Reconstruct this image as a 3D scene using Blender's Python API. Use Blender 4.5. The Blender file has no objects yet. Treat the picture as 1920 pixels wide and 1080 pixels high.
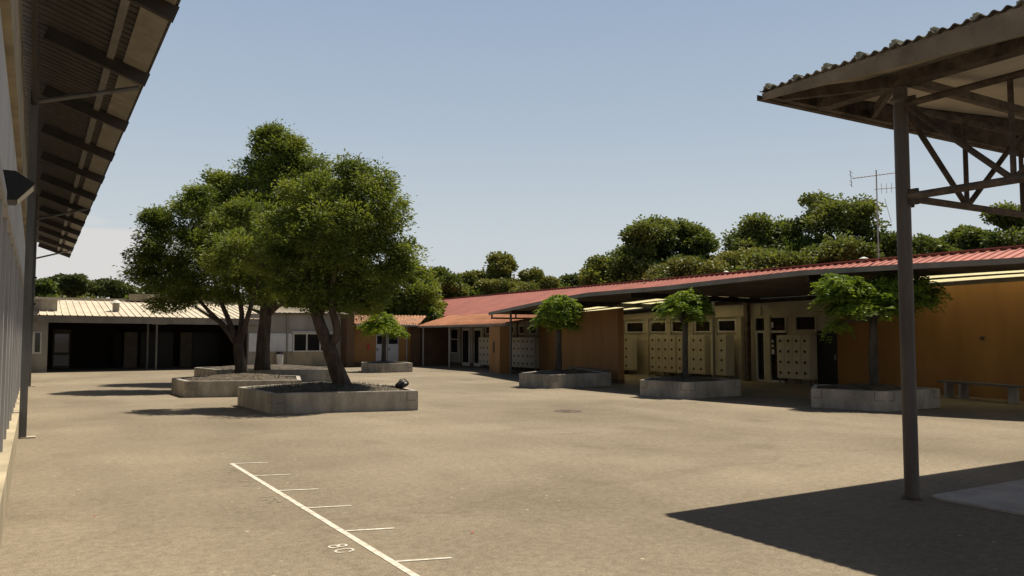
import bpy, bmesh, math, random
import numpy as np
from mathutils import Vector, Matrix
SC = bpy.context.scene
COL = SC.collection
rnd = random.Random(7)
RAD = math.radians
# ------------------------------------------------------------------ camera
cd = bpy.data.cameras.new("camera"); cam = bpy.data.objects.new("camera", cd); COL.objects.link(cam)
cam.location = (0, 0, 1.8)
cam.rotation_euler = (RAD(90 + 3.4717), 0, RAD(-30.7487))
cd.sensor_width = 36.0; cd.lens = 36.0 * 1500 / 1920; cd.clip_end = 2000; cd.clip_start = 0.05
SC.camera = cam
# ------------------------------------------------------------------ sky, sun, exposure
SUN_EL, SUN_AZ = RAD(66.57), RAD(76.8)
w = bpy.data.worlds.new("World"); SC.world = w; w.use_nodes = True
nt = w.node_tree; N = nt.nodes; L = nt.links; N.clear()
out = N.new('ShaderNodeOutputWorld'); bg = N.new('ShaderNodeBackground'); bg.inputs[1].default_value = 0.05
sky = N.new('ShaderNodeTexSky'); sky.sky_type = 'NISHITA'; sky.sun_disc = False
sky.sun_elevation = SUN_EL; sky.sun_rotation = SUN_AZ; sky.dust_density = 1.5; sky.ozone_density = 1.0; sky.air_density = 1.0
tc = N.new('ShaderNodeTexCoord'); sep = N.new('ShaderNodeSeparateXYZ'); L.new(tc.outputs['Generated'], sep.inputs[0])
mp = N.new('ShaderNodeMapping'); mp.inputs['Scale'].default_value = (1.0, 1.0, 3.2); L.new(tc.outputs['Generated'], mp.inputs[0])
nz = N.new('ShaderNodeTexNoise'); nz.inputs['Scale'].default_value = 3.3; nz.inputs['Detail'].default_value = 7; nz.inputs['Roughness'].default_value = 0.5
L.new(mp.outputs[0], nz.inputs[0])
def math_n(op, a, b=None, c=None, clamp=False):
    n = N.new('ShaderNodeMath'); n.operation = op; n.use_clamp = clamp
    for i, v in enumerate((a, b, c)):
        if v is None: continue
        if isinstance(v, (int, float)): n.inputs[i].default_value = v
        else: L.new(v, n.inputs[i])
    return n.outputs[0]
# cloud bank: noise against a threshold that rises with elevation
thr = math_n('MULTIPLY_ADD', sep.outputs[2], 3.0, 0.275)
m = math_n('SUBTRACT', nz.outputs[0], thr)
m = math_n('MULTIPLY', m, 14.0, clamp=True)
bank = N.new('ShaderNodeMapRange'); bank.inputs[1].default_value = 0.122; bank.inputs[2].default_value = 0.129; bank.inputs[3].default_value = 1; bank.inputs[4].default_value = 0
wob = math_n('MULTIPLY_ADD', nz.outputs[0], 0.05, -0.025); zz = math_n('ADD', sep.outputs[2], wob); L.new(zz, bank.inputs[0])
lft = N.new('ShaderNodeMapRange'); lft.inputs[1].default_value = 0.14; lft.inputs[2].default_value = 0.24; lft.inputs[3].default_value = 1; lft.inputs[4].default_value = 0; L.new(sep.outputs[0], lft.inputs[0])
b2 = math_n('MULTIPLY', bank.outputs[0], lft.outputs[0])
m = math_n('MAXIMUM', m, b2)
m = math_n('MULTIPLY', m, 0.8)
# pale air near the horizon, deepening upward into the physical sky
hz = N.new('ShaderNodeValToRGB'); L.new(sep.outputs[2], hz.inputs[0]); cr_ = hz.color_ramp
cr_.elements[0].position = 0.0; cr_.elements[0].color = (.670, .690, .680, 1)
cr_.elements[1].position = 0.45; cr_.elements[1].color = (.300, .400, .560, 1)
e_ = cr_.elements.new(0.12); e_.color = (.590, .650, .685, 1); e_ = cr_.elements.new(0.26); e_.color = (.435, .525, .635, 1)
hs = N.new('ShaderNodeVectorMath'); hs.operation = 'SCALE'; L.new(hz.outputs[0], hs.inputs[0]); hs.inputs['Scale'].default_value = 20*0.64
up = N.new('ShaderNodeMapRange'); up.inputs[1].default_value = 0.40; up.inputs[2].default_value = 0.62; up.inputs[3].default_value = 1.0; up.inputs[4].default_value = 0.0; L.new(sep.outputs[2], up.inputs[0])
mx1 = N.new('ShaderNodeMix'); mx1.data_type = 'RGBA'; L.new(up.outputs[0], mx1.inputs[0]); ns = N.new('ShaderNodeVectorMath'); ns.operation = 'SCALE'; ns.inputs['Scale'].default_value = 0.7; L.new(sky.outputs[0], ns.inputs[0]); L.new(ns.outputs[0], mx1.inputs[6]); L.new(hs.outputs[0], mx1.inputs[7])
mx2 = N.new('ShaderNodeMix'); mx2.data_type = 'RGBA'; L.new(m, mx2.inputs[0]); L.new(mx1.outputs[2], mx2.inputs[6]); mx2.inputs[7].default_value = (9.6, 9.2, 8.9, 1)
L.new(mx2.outputs[2], bg.inputs[0]); L.new(bg.outputs[0], out.inputs[0])
sl = bpy.data.lights.new("sun", 'SUN'); sl.energy = 5.0; sl.angle = RAD(0.53); sl.color = (1.0, 0.9, 0.74)
sun = bpy.data.objects.new("sun", sl); COL.objects.link(sun)
sun.rotation_euler = Vector((math.sin(SUN_AZ)*math.cos(SUN_EL), math.cos(SUN_AZ)*math.cos(SUN_EL), math.sin(SUN_EL))).to_track_quat('Z', 'Y').to_euler()
sun.location = (40, 10, 80)
SC.view_settings.view_transform = 'Standard'; SC.view_settings.look = 'None'; SC.view_settings.exposure = 0.6; SC.view_settings.gamma = 1
# ------------------------------------------------------------------ materials
def mat(name, col, rough=0.85, var=0.12, scale=3.0, bump=0.0, bscale=40.0, metal=0.0, spec=0.3, col2=None, streak=0.0, detail=5, fine=0.0, fscale=60):
    m = bpy.data.materials.new(name); m.use_nodes = True
    n = m.node_tree.nodes; l = m.node_tree.links
    p = n['Principled BSDF']; p.inputs['Roughness'].default_value = rough; p.inputs['Metallic'].default_value = metal
    p.inputs['Specular IOR Level'].default_value = spec
    t = n.new('ShaderNodeTexCoord'); src = t.outputs['Object']
    if streak:
        mpn = n.new('ShaderNodeMapping'); mpn.inputs['Scale'].default_value = (1, 1, 1.0/streak); l.new(src, mpn.inputs[0]); src2 = mpn.outputs[0]
    else: src2 = src
    a = n.new('ShaderNodeTexNoise'); a.inputs['Scale'].default_value = scale; a.inputs['Detail'].default_value = detail; a.inputs['Roughness'].default_value = 0.6
    l.new(src2, a.inputs[0])
    r = n.new('ShaderNodeValToRGB'); c = col; d = col2 or tuple(x*(1-var*1.6) for x in c)
    r.color_ramp.elements[0].position = 0.32; r.color_ramp.elements[1].position = 0.68
    r.color_ramp.elements[0].color = (*d, 1); r.color_ramp.elements[1].color = (*[min(1, x*(1+var*0.5)) for x in c], 1)
    l.new(a.outputs[0], r.inputs[0]); res = r.outputs[0]
    if fine:
        b = n.new('ShaderNodeTexNoise'); b.inputs['Scale'].default_value = fscale; b.inputs['Detail'].default_value = 3; l.new(src, b.inputs[0])
        mr = n.new('ShaderNodeMapRange'); mr.inputs[1].default_value = 0.3; mr.inputs[2].default_value = 0.7; mr.inputs[3].default_value = 1-fine; mr.inputs[4].default_value = 1+fine; l.new(b.outputs[0], mr.inputs[0])
        mm = n.new('ShaderNodeVectorMath'); mm.operation = 'SCALE'; l.new(res, mm.inputs[0]); l.new(mr.outputs[0], mm.inputs['Scale']); res = mm.outputs[0]
    l.new(res, p.inputs['Base Color'])
    if bump:
        b = n.new('ShaderNodeTexNoise'); b.inputs['Scale'].default_value = bscale; b.inputs['Detail'].default_value = 4; l.new(src, b.inputs[0])
        bp = n.new('ShaderNodeBump'); bp.inputs['Strength'].default_value = bump; bp.inputs['Distance'].default_value = 0.01; l.new(b.outputs[0], bp.inputs['Height']); l.new(bp.outputs[0], p.inputs['Normal'])
    return m
M = {}
M['cream'] = mat('cream_paint', (.42, .37, .27), var=.12, scale=1.2)
M['greywall'] = mat('grey_render', (.29, .27, .235), var=.2, scale=1.0, streak=3)
M['lowwall'] = mat('cream_render', (.34, .29, .20), var=.25, scale=1.3, streak=2)
M['panel'] = mat('grey_panel', (.46, .45, .43), var=.14, scale=1.5, streak=4, rough=.6)
M['panelblue'] = mat('blue_grey_panel', (.50, .51, .52), var=.08, rough=.5)
M['orange'] = mat('ochre_render', (.300, .158, .056), var=.16, streak=3, scale=0.7, bump=.2, bscale=60, fine=.05)
M['brickred'] = mat('brown_render', (.12, .072, .042), var=.2, scale=1)
M['conc'] = mat('concrete', (.38, .35, .30), var=.30, scale=2.2, bump=.35, bscale=70, streak=2.5, fine=.09, fscale=35)
M['slab'] = mat('concrete_slab', (.37, .345, .315), var=.2, scale=1.5, bump=.2, fine=.12)
M['paleconc'] = mat('pale_concrete', (.36, .33, .26), var=.18, scale=2)
M['greymetal'] = mat('grey_painted_steel', (.13, .13, .125), var=.2, rough=.55, scale=4, streak=3)
M['post'] = mat('brown_grey_post', (.10, .086, .078), var=.22, rough=.5, scale=3, streak=4, fine=.08)
M['rust'] = mat('weathered_brown_steel', (.092, .07, .055), var=.45, rough=.8, scale=5, fine=.15, fscale=25)
M['rustpale'] = mat('dusty_steel', (.14, .11, .085), var=.35, rough=.8, scale=6, fine=.15)
M['fascia'] = mat('weathered_timber_fascia', (.25, .20, .14), var=.25, scale=2.2, fine=.1)
M['soffit'] = mat('cream_soffit', (.52, .46, .37), var=.15, scale=1.1)
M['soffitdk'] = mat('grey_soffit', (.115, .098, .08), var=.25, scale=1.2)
M['metaldk'] = mat('dark_roof_steel', (.05, .043, .038), var=.2, scale=2, rough=.7)
M['gutter'] = mat('grey_gutter', (.22, .20, .175), var=.2, scale=2, rough=.6)
M['sheetdk'] = mat('weathered_corrugated_sheet', (.17, .15, .12), var=.45, scale=3, rough=.95, fine=.25, fscale=12)
M['sheetcap'] = mat('pale_sheet_cap', (.38, .36, .26), var=.4, scale=6)  # mottled cap colour, paler than the roof sheet
M['redroof'] = mat('red_roof_sheet', (.36, .115, .085), var=.16, scale=.7, rough=.6, fine=.06, fscale=6)
M['redroofdk'] = mat('red_roof_rib', (.30, .10, .075), var=.16, scale=.7, rough=.6)
M['whiteroof'] = mat('white_roof_sheet', (.50, .44, .34), var=.14, scale=.8, rough=.7, streak=1)
M['terr'] = mat('terracotta_sheet', (.42, .20, .110), var=.22, scale=1.2, fine=.12, fscale=14)
M['tile'] = mat('old_terracotta_tile', (.30, .16, .095), var=.45, scale=2.5, fine=.3, fscale=9, col2=(.16, .085, .05))
M['locker'] = mat('cream_locker', (.47, .43, .33), var=.08, rough=.5)
M['lockerdk'] = mat('locker_latch', (.045, .032, .022), rough=.6)
M['black'] = mat('black_paint', (.012, .012, .013), rough=.4)
M['white'] = mat('white_frame', (.48, .47, .43), var=.06, rough=.5)
M['whitedoor'] = mat('white_door', (.42, .43, .45), var=.06, rough=.5)
M['porchpanel'] = mat('porch_panel', (.15, .125, .10), var=.15)
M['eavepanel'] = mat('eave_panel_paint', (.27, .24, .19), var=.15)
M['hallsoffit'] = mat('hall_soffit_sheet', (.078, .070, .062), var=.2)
M['finpaint'] = mat('fin_paint', (.38, .375, .37), var=.15, streak=4)
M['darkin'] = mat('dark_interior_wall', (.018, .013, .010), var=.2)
M['paper'] = mat('paper_notice', (.7, .7, .7), rough=.8)
M['green'] = mat('green_door_paint', (.03, .09, .055), rough=.5)
M['mark'] = mat('road_paint', (.52, .50, .45), var=.30, scale=14, col2=(.33, .29, .22), rough=.7)
M['markold'] = mat('worn_road_paint', (.27, .23, .165), var=.4, scale=18, col2=(.17, .14, .098), rough=.9)
M['soil'] = mat('dry_soil', (.085, .066, .044), var=.5, scale=5, bump=.8, bscale=25, fine=.3, fscale=30)
M['grass'] = mat('dry_grass', (.06, .07, .022), var=.4, scale=8)
M['bark'] = mat('brown_bark', (.085, .062, .045), var=.45, scale=5, bump=1.0, bscale=30, streak=5, fine=.25, fscale=25)
M['barkg'] = mat('grey_bark', (.07, .06, .05), var=.35, scale=6, bump=.6, bscale=30, streak=4)
M['red'] = mat('red_litter', (.42, .06, .045), rough=.8)
M['bag'] = mat('black_nylon', (.015, .015, .017), rough=.45, bump=.3)
M['galv'] = mat('galvanised_tube', (.32, .32, .32), rough=.5, metal=.3)
def glass(name='window_glass', col=(.012, .013, .015)):
    m = bpy.data.materials.new(name); m.use_nodes = True; p = m.node_tree.nodes['Principled BSDF']
    p.inputs['Base Color'].default_value = (*col, 1); p.inputs['Roughness'].default_value = .06; p.inputs['Specular IOR Level'].default_value = .5
    n = m.node_tree.nodes; l = m.node_tree.links
    a = n.new('ShaderNodeTexNoise'); a.inputs['Scale'].default_value = 1.5; bp = n.new('ShaderNodeBump'); bp.inputs['Strength'].default_value = .03; l.new(a.outputs[0], bp.inputs['Height']); l.new(bp.outputs[0], p.inputs['Normal'])
    return m
M['glass'] = glass()
def skylight():
    m = bpy.data.materials.new('translucent_yellowed_sheet'); m.use_nodes = True; n = m.node_tree.nodes; l = m.node_tree.links; n.clear()
    o = n.new('ShaderNodeOutputMaterial'); t = n.new('ShaderNodeBsdfTranslucent'); d = n.new('ShaderNodeBsdfDiffuse'); x = n.new('ShaderNodeMixShader')
    a = n.new('ShaderNodeTexNoise'); a.inputs['Scale'].default_value = 2; r = n.new('ShaderNodeValToRGB')
    r.color_ramp.elements[0].color = (.78, .74, .56, 1); r.color_ramp.elements[1].color = (.93, .90, .72, 1); l.new(a.outputs[0], r.inputs[0])
    l.new(r.outputs[0], t.inputs[0]); l.new(r.outputs[0], d.inputs[0])
    x.inputs[0].default_value = .25; l.new(t.outputs[0], x.inputs[1]); l.new(d.outputs[0], x.inputs[2]); l.new(x.outputs[0], o.inputs[0]); return m
M['skylight'] = skylight()
def leafmat(name, c1, c2, trans=.35, scale=1.3):
    m = bpy.data.materials.new(name); m.use_nodes = True; n = m.node_tree.nodes; l = m.node_tree.links; n.clear()
    o = n.new('ShaderNodeOutputMaterial'); d = n.new('ShaderNodeBsdfPrincipled'); t = n.new('ShaderNodeBsdfTranslucent'); x = n.new('ShaderNodeMixShader')
    d.inputs['Roughness'].default_value = .55; d.inputs['Specular IOR Level'].default_value = .25
    tcn = n.new('ShaderNodeTexCoord'); a = n.new('ShaderNodeTexNoise'); a.inputs['Scale'].default_value = scale; a.inputs['Detail'].default_value = 4; l.new(tcn.outputs['Object'], a.inputs[0])
    r = n.new('ShaderNodeValToRGB'); r.color_ramp.elements[0].position = .35; r.color_ramp.elements[1].position = .65
    r.color_ramp.elements[0].color = (*c1, 1); r.color_ramp.elements[1].color = (*c2, 1); l.new(a.outputs[0], r.inputs[0])
    l.new(r.outputs[0], d.inputs['Base Color']); h = n.new('ShaderNodeVectorMath'); h.operation = 'MULTIPLY'; h.inputs[1].default_value = (1.25, 1.15, .55); l.new(r.outputs[0], h.inputs[0]); l.new(h.outputs[0], t.inputs[0])
    x.inputs[0].default_value = trans; l.new(d.outputs[0], x.inputs[1]); l.new(t.outputs[0], x.inputs[2]); l.new(x.outputs[0], o.inputs[0]); return m
M['leafash'] = leafmat('ash_leaf', (.078, .118, .022), (.185, .228, .050), .42)
M['leafsm'] = leafmat('bright_compound_leaf', (.080, .145, .016), (.200, .28, .034), .4)
M['leafyel'] = leafmat('yellow_green_leaf', (.10, .17, .010), (.22, .29, .02), .4)
M['leafoak'] = leafmat('oak_leaf', (.050, .082, .020), (.150, .182, .050), .38, .35)
M['leafoaky'] = leafmat('olive_leaf', (.090, .110, .028), (.200, .210, .062), .25, .5)
M['leafpine'] = leafmat('pine_needle', (.050, .070, .026), (.115, .135, .048), .2, .3)
def ground_mat():
    m = bpy.data.materials.new('worn_beige_asphalt'); m.use_nodes = True; n = m.node_tree.nodes; l = m.node_tree.links
    p = n['Principled BSDF']; p.inputs['Roughness'].default_value = .93; p.inputs['Specular IOR Level'].default_value = .2
    t = n.new('ShaderNodeTexCoord'); O = t.outputs['Object']
    def noise(s, d=4, sc=None, rough=.55, vec=None):
        a = n.new('ShaderNodeTexNoise'); a.inputs['Scale'].default_value = s; a.inputs['Detail'].default_value = d; a.inputs['Roughness'].default_value = rough
        if sc:
            q = n.new('ShaderNodeMapping'); q.inputs['Scale'].default_value = sc; l.new(O, q.inputs[0]); l.new(q.outputs[0], a.inputs[0])
        else: l.new(O, a.inputs[0])
        return a.outputs[0]
    def ramp(v, p0, p1, c0, c1):
        r = n.new('ShaderNodeValToRGB'); r.color_ramp.elements[0].position = p0; r.color_ramp.elements[1].position = p1
        r.color_ramp.elements[0].color = c0; r.color_ramp.elements[1].color = c1; l.new(v, r.inputs[0]); return r.outputs[0]
    def mix(bt, f, a, b):
        x = n.new('ShaderNodeMix'); x.data_type = 'RGBA'; x.blend_type = bt
        for i, v in ((0, f), (6, a), (7, b)):
            if isinstance(v, float): x.inputs[i].default_value = v
            elif isinstance(v, tuple): x.inputs[i].default_value = v
            else: l.new(v, x.inputs[i])
        return x.outputs[2]
    base = ramp(noise(.22, 7, rough=.6), .34, .66, (.160, .134, .098, 1), (.236, .200, .148, 1))
    pat = ramp(noise(.9, 6, (1.0, .35, 1)), .38, .62, (.93, .93, .93, 1), (1.03, 1.03, 1.03, 1))
    c = mix('MULTIPLY', 1.0, base, pat)
    st = ramp(noise(.55, 4, (1, 1, 1)), .60, .74, (1, 1, 1, 1), (.80, .79, .78, 1))     # darker stains
    c = mix('MULTIPLY', .8, c, st)
    fine = ramp(noise(75, 3, rough=.75), .33, .67, (.55, .54, .52, 1), (1.38, 1.38, 1.38, 1))  # aggregate
    c = mix('MULTIPLY', .75, c, fine)
    mid = ramp(noise(11, 5, rough=.7), .36, .64, (.82, .81, .80, 1), (1.13, 1.13, 1.12, 1)); c = mix('MULTIPLY', .9, c, mid)
    tr = ramp(noise(.5, 6, (.35, 1.6, 1), .65), .30, .42, (.84, .83, .82, 1), (1, 1, 1, 1)); c = mix('MULTIPLY', .9, c, tr)
    lt = ramp(noise(.8, 6, None, .7), .64, .74, (0, 0, 0, 1), (1, 1, 1, 1)); lm = mix('MULTIPLY', 1.0, lt, (.35, .35, .35, 1)); c = mix('MIX', lm, c, (.30, .255, .19, 1))
    g2 = ramp(noise(30, 3, rough=.8), .36, .64, (.84, .83, .82, 1), (1.13, 1.13, 1.12, 1)); c = mix('MULTIPLY', .8, c, g2)
    # pale chips
    v = n.new('ShaderNodeTexVoronoi'); v.inputs['Scale'].default_value = 4.2; l.new(O, v.inputs[0])
    sp = ramp(v.outputs['Distance'], .06, .09, (1, 1, 1, 1), (0, 0, 0, 1))
    gate = ramp(noise(1.3, 2), .52, .60, (0, 0, 0, 1), (1, 1, 1, 1)); spg = mix('MULTIPLY', 1.0, sp, gate)
    c = mix('MIX', spg, c, (.36, .32, .24, 1))
    v2 = n.new('ShaderNodeTexVoronoi'); v2.inputs['Scale'].default_value = 3.1; l.new(O, v2.inputs[0])
    sp2 = ramp(v2.outputs['Distance'], .02, .04, (1, 1, 1, 1), (0, 0, 0, 1)); c = mix('MIX', sp2, c, (.06, .045, .03, 1))
    # long cracks and paving joints
    cr = n.new('ShaderNodeTexVoronoi'); cr.feature = 'DISTANCE_TO_EDGE'; cr.inputs['Scale'].default_value = .085
    wv = n.new('ShaderNodeTexNoise'); wv.inputs['Scale'].default_value = 1.1; wv.inputs['Detail'].default_value = 5; l.new(O, wv.inputs[0])
    ad = n.new('ShaderNodeVectorMath'); ad.operation = 'MULTIPLY_ADD'; l.new(wv.outputs['Color'], ad.inputs[0]); ad.inputs[1].default_value = (1.1, 1.1, 0); l.new(O, ad.inputs[2]); l.new(ad.outputs[0], cr.inputs[0])
    cm = ramp(cr.outputs['Distance'], .001, .006, (.72, .70, .68, 1), (1, 1, 1, 1)); c = mix('MULTIPLY', .35, c, cm)
    # oil and water stains with an edge of their own, and long sealed seams
    os_ = ramp(noise(.42, 3, None, .5), .66, .70, (1, 1, 1, 1), (.84, .83, .82, 1)); c = mix('MULTIPLY', .9, c, os_)
    sp3 = ramp(noise(1.9, 2), .73, .76, (1, 1, 1, 1), (.74, .73, .72, 1)); c = mix('MULTIPLY', .8, c, sp3)
    wn_ = n.new('ShaderNodeTexNoise'); wn_.inputs['Scale'].default_value = .35; wn_.inputs['Detail'].default_value = 6; l.new(O, wn_.inputs[0])
    sx = n.new('ShaderNodeSeparateXYZ'); l.new(O, sx.inputs[0])
    for ax, bx_, per_ in ((.62, .78, 7.3), (-.45, .89, 11.0)):
        m1 = n.new('ShaderNodeMath'); m1.operation = 'MULTIPLY'; m1.inputs[1].default_value = ax; l.new(sx.outputs[0], m1.inputs[0])
        m2 = n.new('ShaderNodeMath'); m2.operation = 'MULTIPLY_ADD'; m2.inputs[1].default_value = bx_; l.new(sx.outputs[1], m2.inputs[0]); l.new(m1.outputs[0], m2.inputs[2])
        m3 = n.new('ShaderNodeMath'); m3.operation = 'MULTIPLY_ADD'; m3.inputs[1].default_value = 2.6; l.new(wn_.outputs[0], m3.inputs[0]); l.new(m2.outputs[0], m3.inputs[2])
        m4 = n.new('ShaderNodeMath'); m4.operation = 'PINGPONG'; m4.inputs[1].default_value = per_; l.new(m3.outputs[0], m4.inputs[0])
        sm = ramp(m4.outputs[0], .012, .035, (.74, .72, .70, 1), (1, 1, 1, 1)); brk = ramp(noise(.8, 3), .42, .56, (1, 1, 1, 1), (0, 0, 0, 1))
        c2_ = mix('MULTIPLY', 1.0, c, sm); c = mix('MIX', brk, c, c2_)
    l.new(c, p.inputs['Base Color'])
    bp = n.new('ShaderNodeBump'); bp.inputs['Strength'].default_value = .5; bp.inputs['Distance'].default_value = .006; l.new(noise(90, 3), bp.inputs['Height']); l.new(bp.outputs[0], p.inputs['Normal'])
    return m
M['ground'] = ground_mat()
# ------------------------------------------------------------------ helpers
def put(name, bm, m, parent=None, smooth=False, recalc=True):
    if recalc: bmesh.ops.recalc_face_normals(bm, faces=bm.faces)
    me = bpy.data.meshes.new(name); bm.to_mesh(me); bm.free()
    if smooth:
        for f in me.polygons: f.use_smooth = True
    me.materials.append(M[m] if isinstance(m, str) else m)
    o = bpy.data.objects.new(name, me); COL.objects.link(o)
    if parent:
        o.parent = parent
        o.matrix_parent_inverse = Matrix.Identity(4)
        # meshes are written in world space; shift into the parent's space
        root = parent; off = Vector((0, 0, 0))
        while root: off += root.location; root = root.parent
        me.transform(Matrix.Translation(-off))
    return o
def thing(name, label, cat, loc=(0, 0, 0), group=None):
    o = bpy.data.objects.new(name, None); COL.objects.link(o); o.location = loc; o.empty_display_size = .2
    o['label'] = label; o['category'] = cat
    if group: o['group'] = group
    return o
def tag(o, label, cat, group=None):
    o['label'] = label; o['category'] = cat
    if group: o['group'] = group
    return o
def struct(name, bm, m, **k):
    o = put(name, bm, m, **k); o['kind'] = 'structure'; return o
def B(): return bmesh.new()
def bx(bm, x0, x1, y0, y1, z0, z1):
    v = [bm.verts.new(p) for p in ((x0,y0,z0),(x1,y0,z0),(x1,y1,z0),(x0,y1,z0),(x0,y0,z1),(x1,y0,z1),(x1,y1,z1),(x0,y1,z1))]
    for f in ((0,3,2,1),(4,5,6,7),(0,1,5,4),(1,2,6,5),(2,3,7,6),(3,0,4,7)): bm.faces.new([v[i] for i in f])
    return bm
def box(*a): return bx(B(), *a)
def seg(bm, p0, p1, w, h, up=(0, 0, 1), off=(0, 0)):
    """a beam of width w (sideways) and height h along p0..p1, centred"""
    p0 = Vector(p0); p1 = Vector(p1); d = (p1-p0).normalized(); s = d.cross(Vector(up)).normalized(); u = s.cross(d)
    c = [s*(-w/2+off[0])+u*(-h/2+off[1]), s*(w/2+off[0])+u*(-h/2+off[1]), s*(w/2+off[0])+u*(h/2+off[1]), s*(-w/2+off[0])+u*(h/2+off[1])]
    a = [bm.verts.new(p0+q) for q in c]; b = [bm.verts.new(p1+q) for q in c]
    bm.faces.new(a[::-1]); bm.faces.new(b)
    for i in range(4): bm.faces.new((a[i], a[(i+1) % 4], b[(i+1) % 4], b[i]))
    return bm
def tube(bm, pts, rad, n=8, cap=True, wob=0.0):
    pts = [Vector(p) for p in pts]
    if not isinstance(rad, (list, tuple)): rad = [rad]*len(pts)
    rings = []
    for i, p in enumerate(pts):
        d = (pts[min(i+1, len(pts)-1)]-pts[max(i-1, 0)]).normalized()
        ref = Vector((0, 1, 0)) if abs(d.y) < .9 else Vector((1, 0, 0))
        s = d.cross(ref).normalized(); u = s.cross(d)
        r = rad[i]
        rings.append([bm.verts.new(p+(s*math.cos(t)+u*math.sin(t))*r*(1+wob*math.sin(3*t+i*1.7)+wob*rnd.uniform(-.6, .6))) for t in [2*math.pi*k/n for k in range(n)]])
    for a, b in zip(rings, rings[1:]):
        for k in range(n): bm.faces.new((a[k], a[(k+1) % n], b[(k+1) % n], b[k]))
    if cap: bm.faces.new(rings[0][::-1]); bm.faces.new(rings[-1])
    return bm
def prism(bm, poly, z0, z1):
    a = [bm.verts.new((x, y, z0)) for x, y in poly]; b = [bm.verts.new((x, y, z1)) for x, y in poly]
    bm.faces.new(a[::-1]); bm.faces.new(b); n = len(poly)
    for i in range(n): bm.faces.new((a[i], a[(i+1) % n], b[(i+1) % n], b[i]))
    return bm
def quad(bm, *ps):
    bm.faces.new([bm.verts.new(p) for p in ps]); return bm
def ribs(bm, a0, a1, b0, b1, n, prof, thick=.02):
    """sheet between edge a0-a1 (run across ribs) and edge b0-b1, with n rib profiles along the run; prof=[(t,h),...]"""
    a0, a1, b0, b1 = map(Vector, (a0, a1, b0, b1)); nrm = (a1-a0).cross(b0-a0).normalized()
    if nrm.z < 0: nrm = -nrm
    A = []; Bv = []
    for i in range(n):
        for t, h in prof:
            s = (i+t)/n; A.append(a0.lerp(a1, s)+nrm*h); Bv.append(b0.lerp(b1, s)+nrm*h)
    A.append(a1.copy()); Bv.append(b1.copy())
    va = [bm.verts.new(p) for p in A]; vb = [bm.verts.new(p) for p in Bv]
    wa = [bm.verts.new(p-nrm*thick) for p in A]; wb = [bm.verts.new(p-nrm*thick) for p in Bv]
    for i in range(len(A)-1):
        bm.faces.new((va[i], va[i+1], vb[i+1], vb[i])); bm.faces.new((wa[i], wb[i], wb[i+1], wa[i+1]))
        bm.faces.new((va[i], wa[i], wa[i+1], va[i+1])); bm.faces.new((vb[i], vb[i+1], wb[i+1], wb[i]))
    bm.faces.new((va[0], vb[0], wb[0], wa[0])); bm.faces.new((va[-1], wa[-1], wb[-1], vb[-1]))
    return bm
WAVE2 = [(k/8, .040*math.sin(2*math.pi*k/8)) for k in range(8)]
WAVE3 = [(k/8, .017*math.sin(2*math.pi*k/8)) for k in range(8)]
TRAP = [(0, 0), (.12, 0), (.2, .045), (.34, .045), (.42, 0)]
WAVE = [(k/8, .028*math.sin(2*math.pi*k/8)) for k in range(8)]
# ------------------------------------------------------------------ ground
struct('ground', quad(B(), (-400, -400, 0), (400, -400, 0), (400, 500, 0), (-400, 500, 0)), 'ground')
# rounded-corner slab under the shelter
cp = [(8.60 + .16*(1-math.cos(t)) - .0, 5.42 - .16*(1-math.sin(t))) for t in [RAD(a) for a in (0, 20, 40, 60, 90)]]
struct('slab_floor', prism(B(), [(20, 5.42), (20, -6), (8.60, -6)] + cp, 0.001, .025), 'slab')
# painted distance line
def xl(y): return 2.45 + (11.87-y)*.0102
bm = B(); zt = .004
quad(bm, (xl(11.9)-.03, 11.9, zt), (xl(1)-.03, 1, zt), (xl(1)+.03, 1, zt), (xl(11.9)+.03, 11.9, zt))
struct('painted_line', bm, 'mark')
for i, y in enumerate((11.87, 10.70, 9.53, 8.43, 7.26, 6.08, 4.9, 3.75)):
    hw = .021
    struct('painted_tick', quad(B(), (xl(y)+.03, y-hw, zt+.001), (xl(y)+.46, y-.15-hw+.02, zt+.001), (xl(y)+.46, y-.15+hw+.02, zt+.001), (xl(y)+.03, y+hw, zt+.001)), 'mark')
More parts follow.
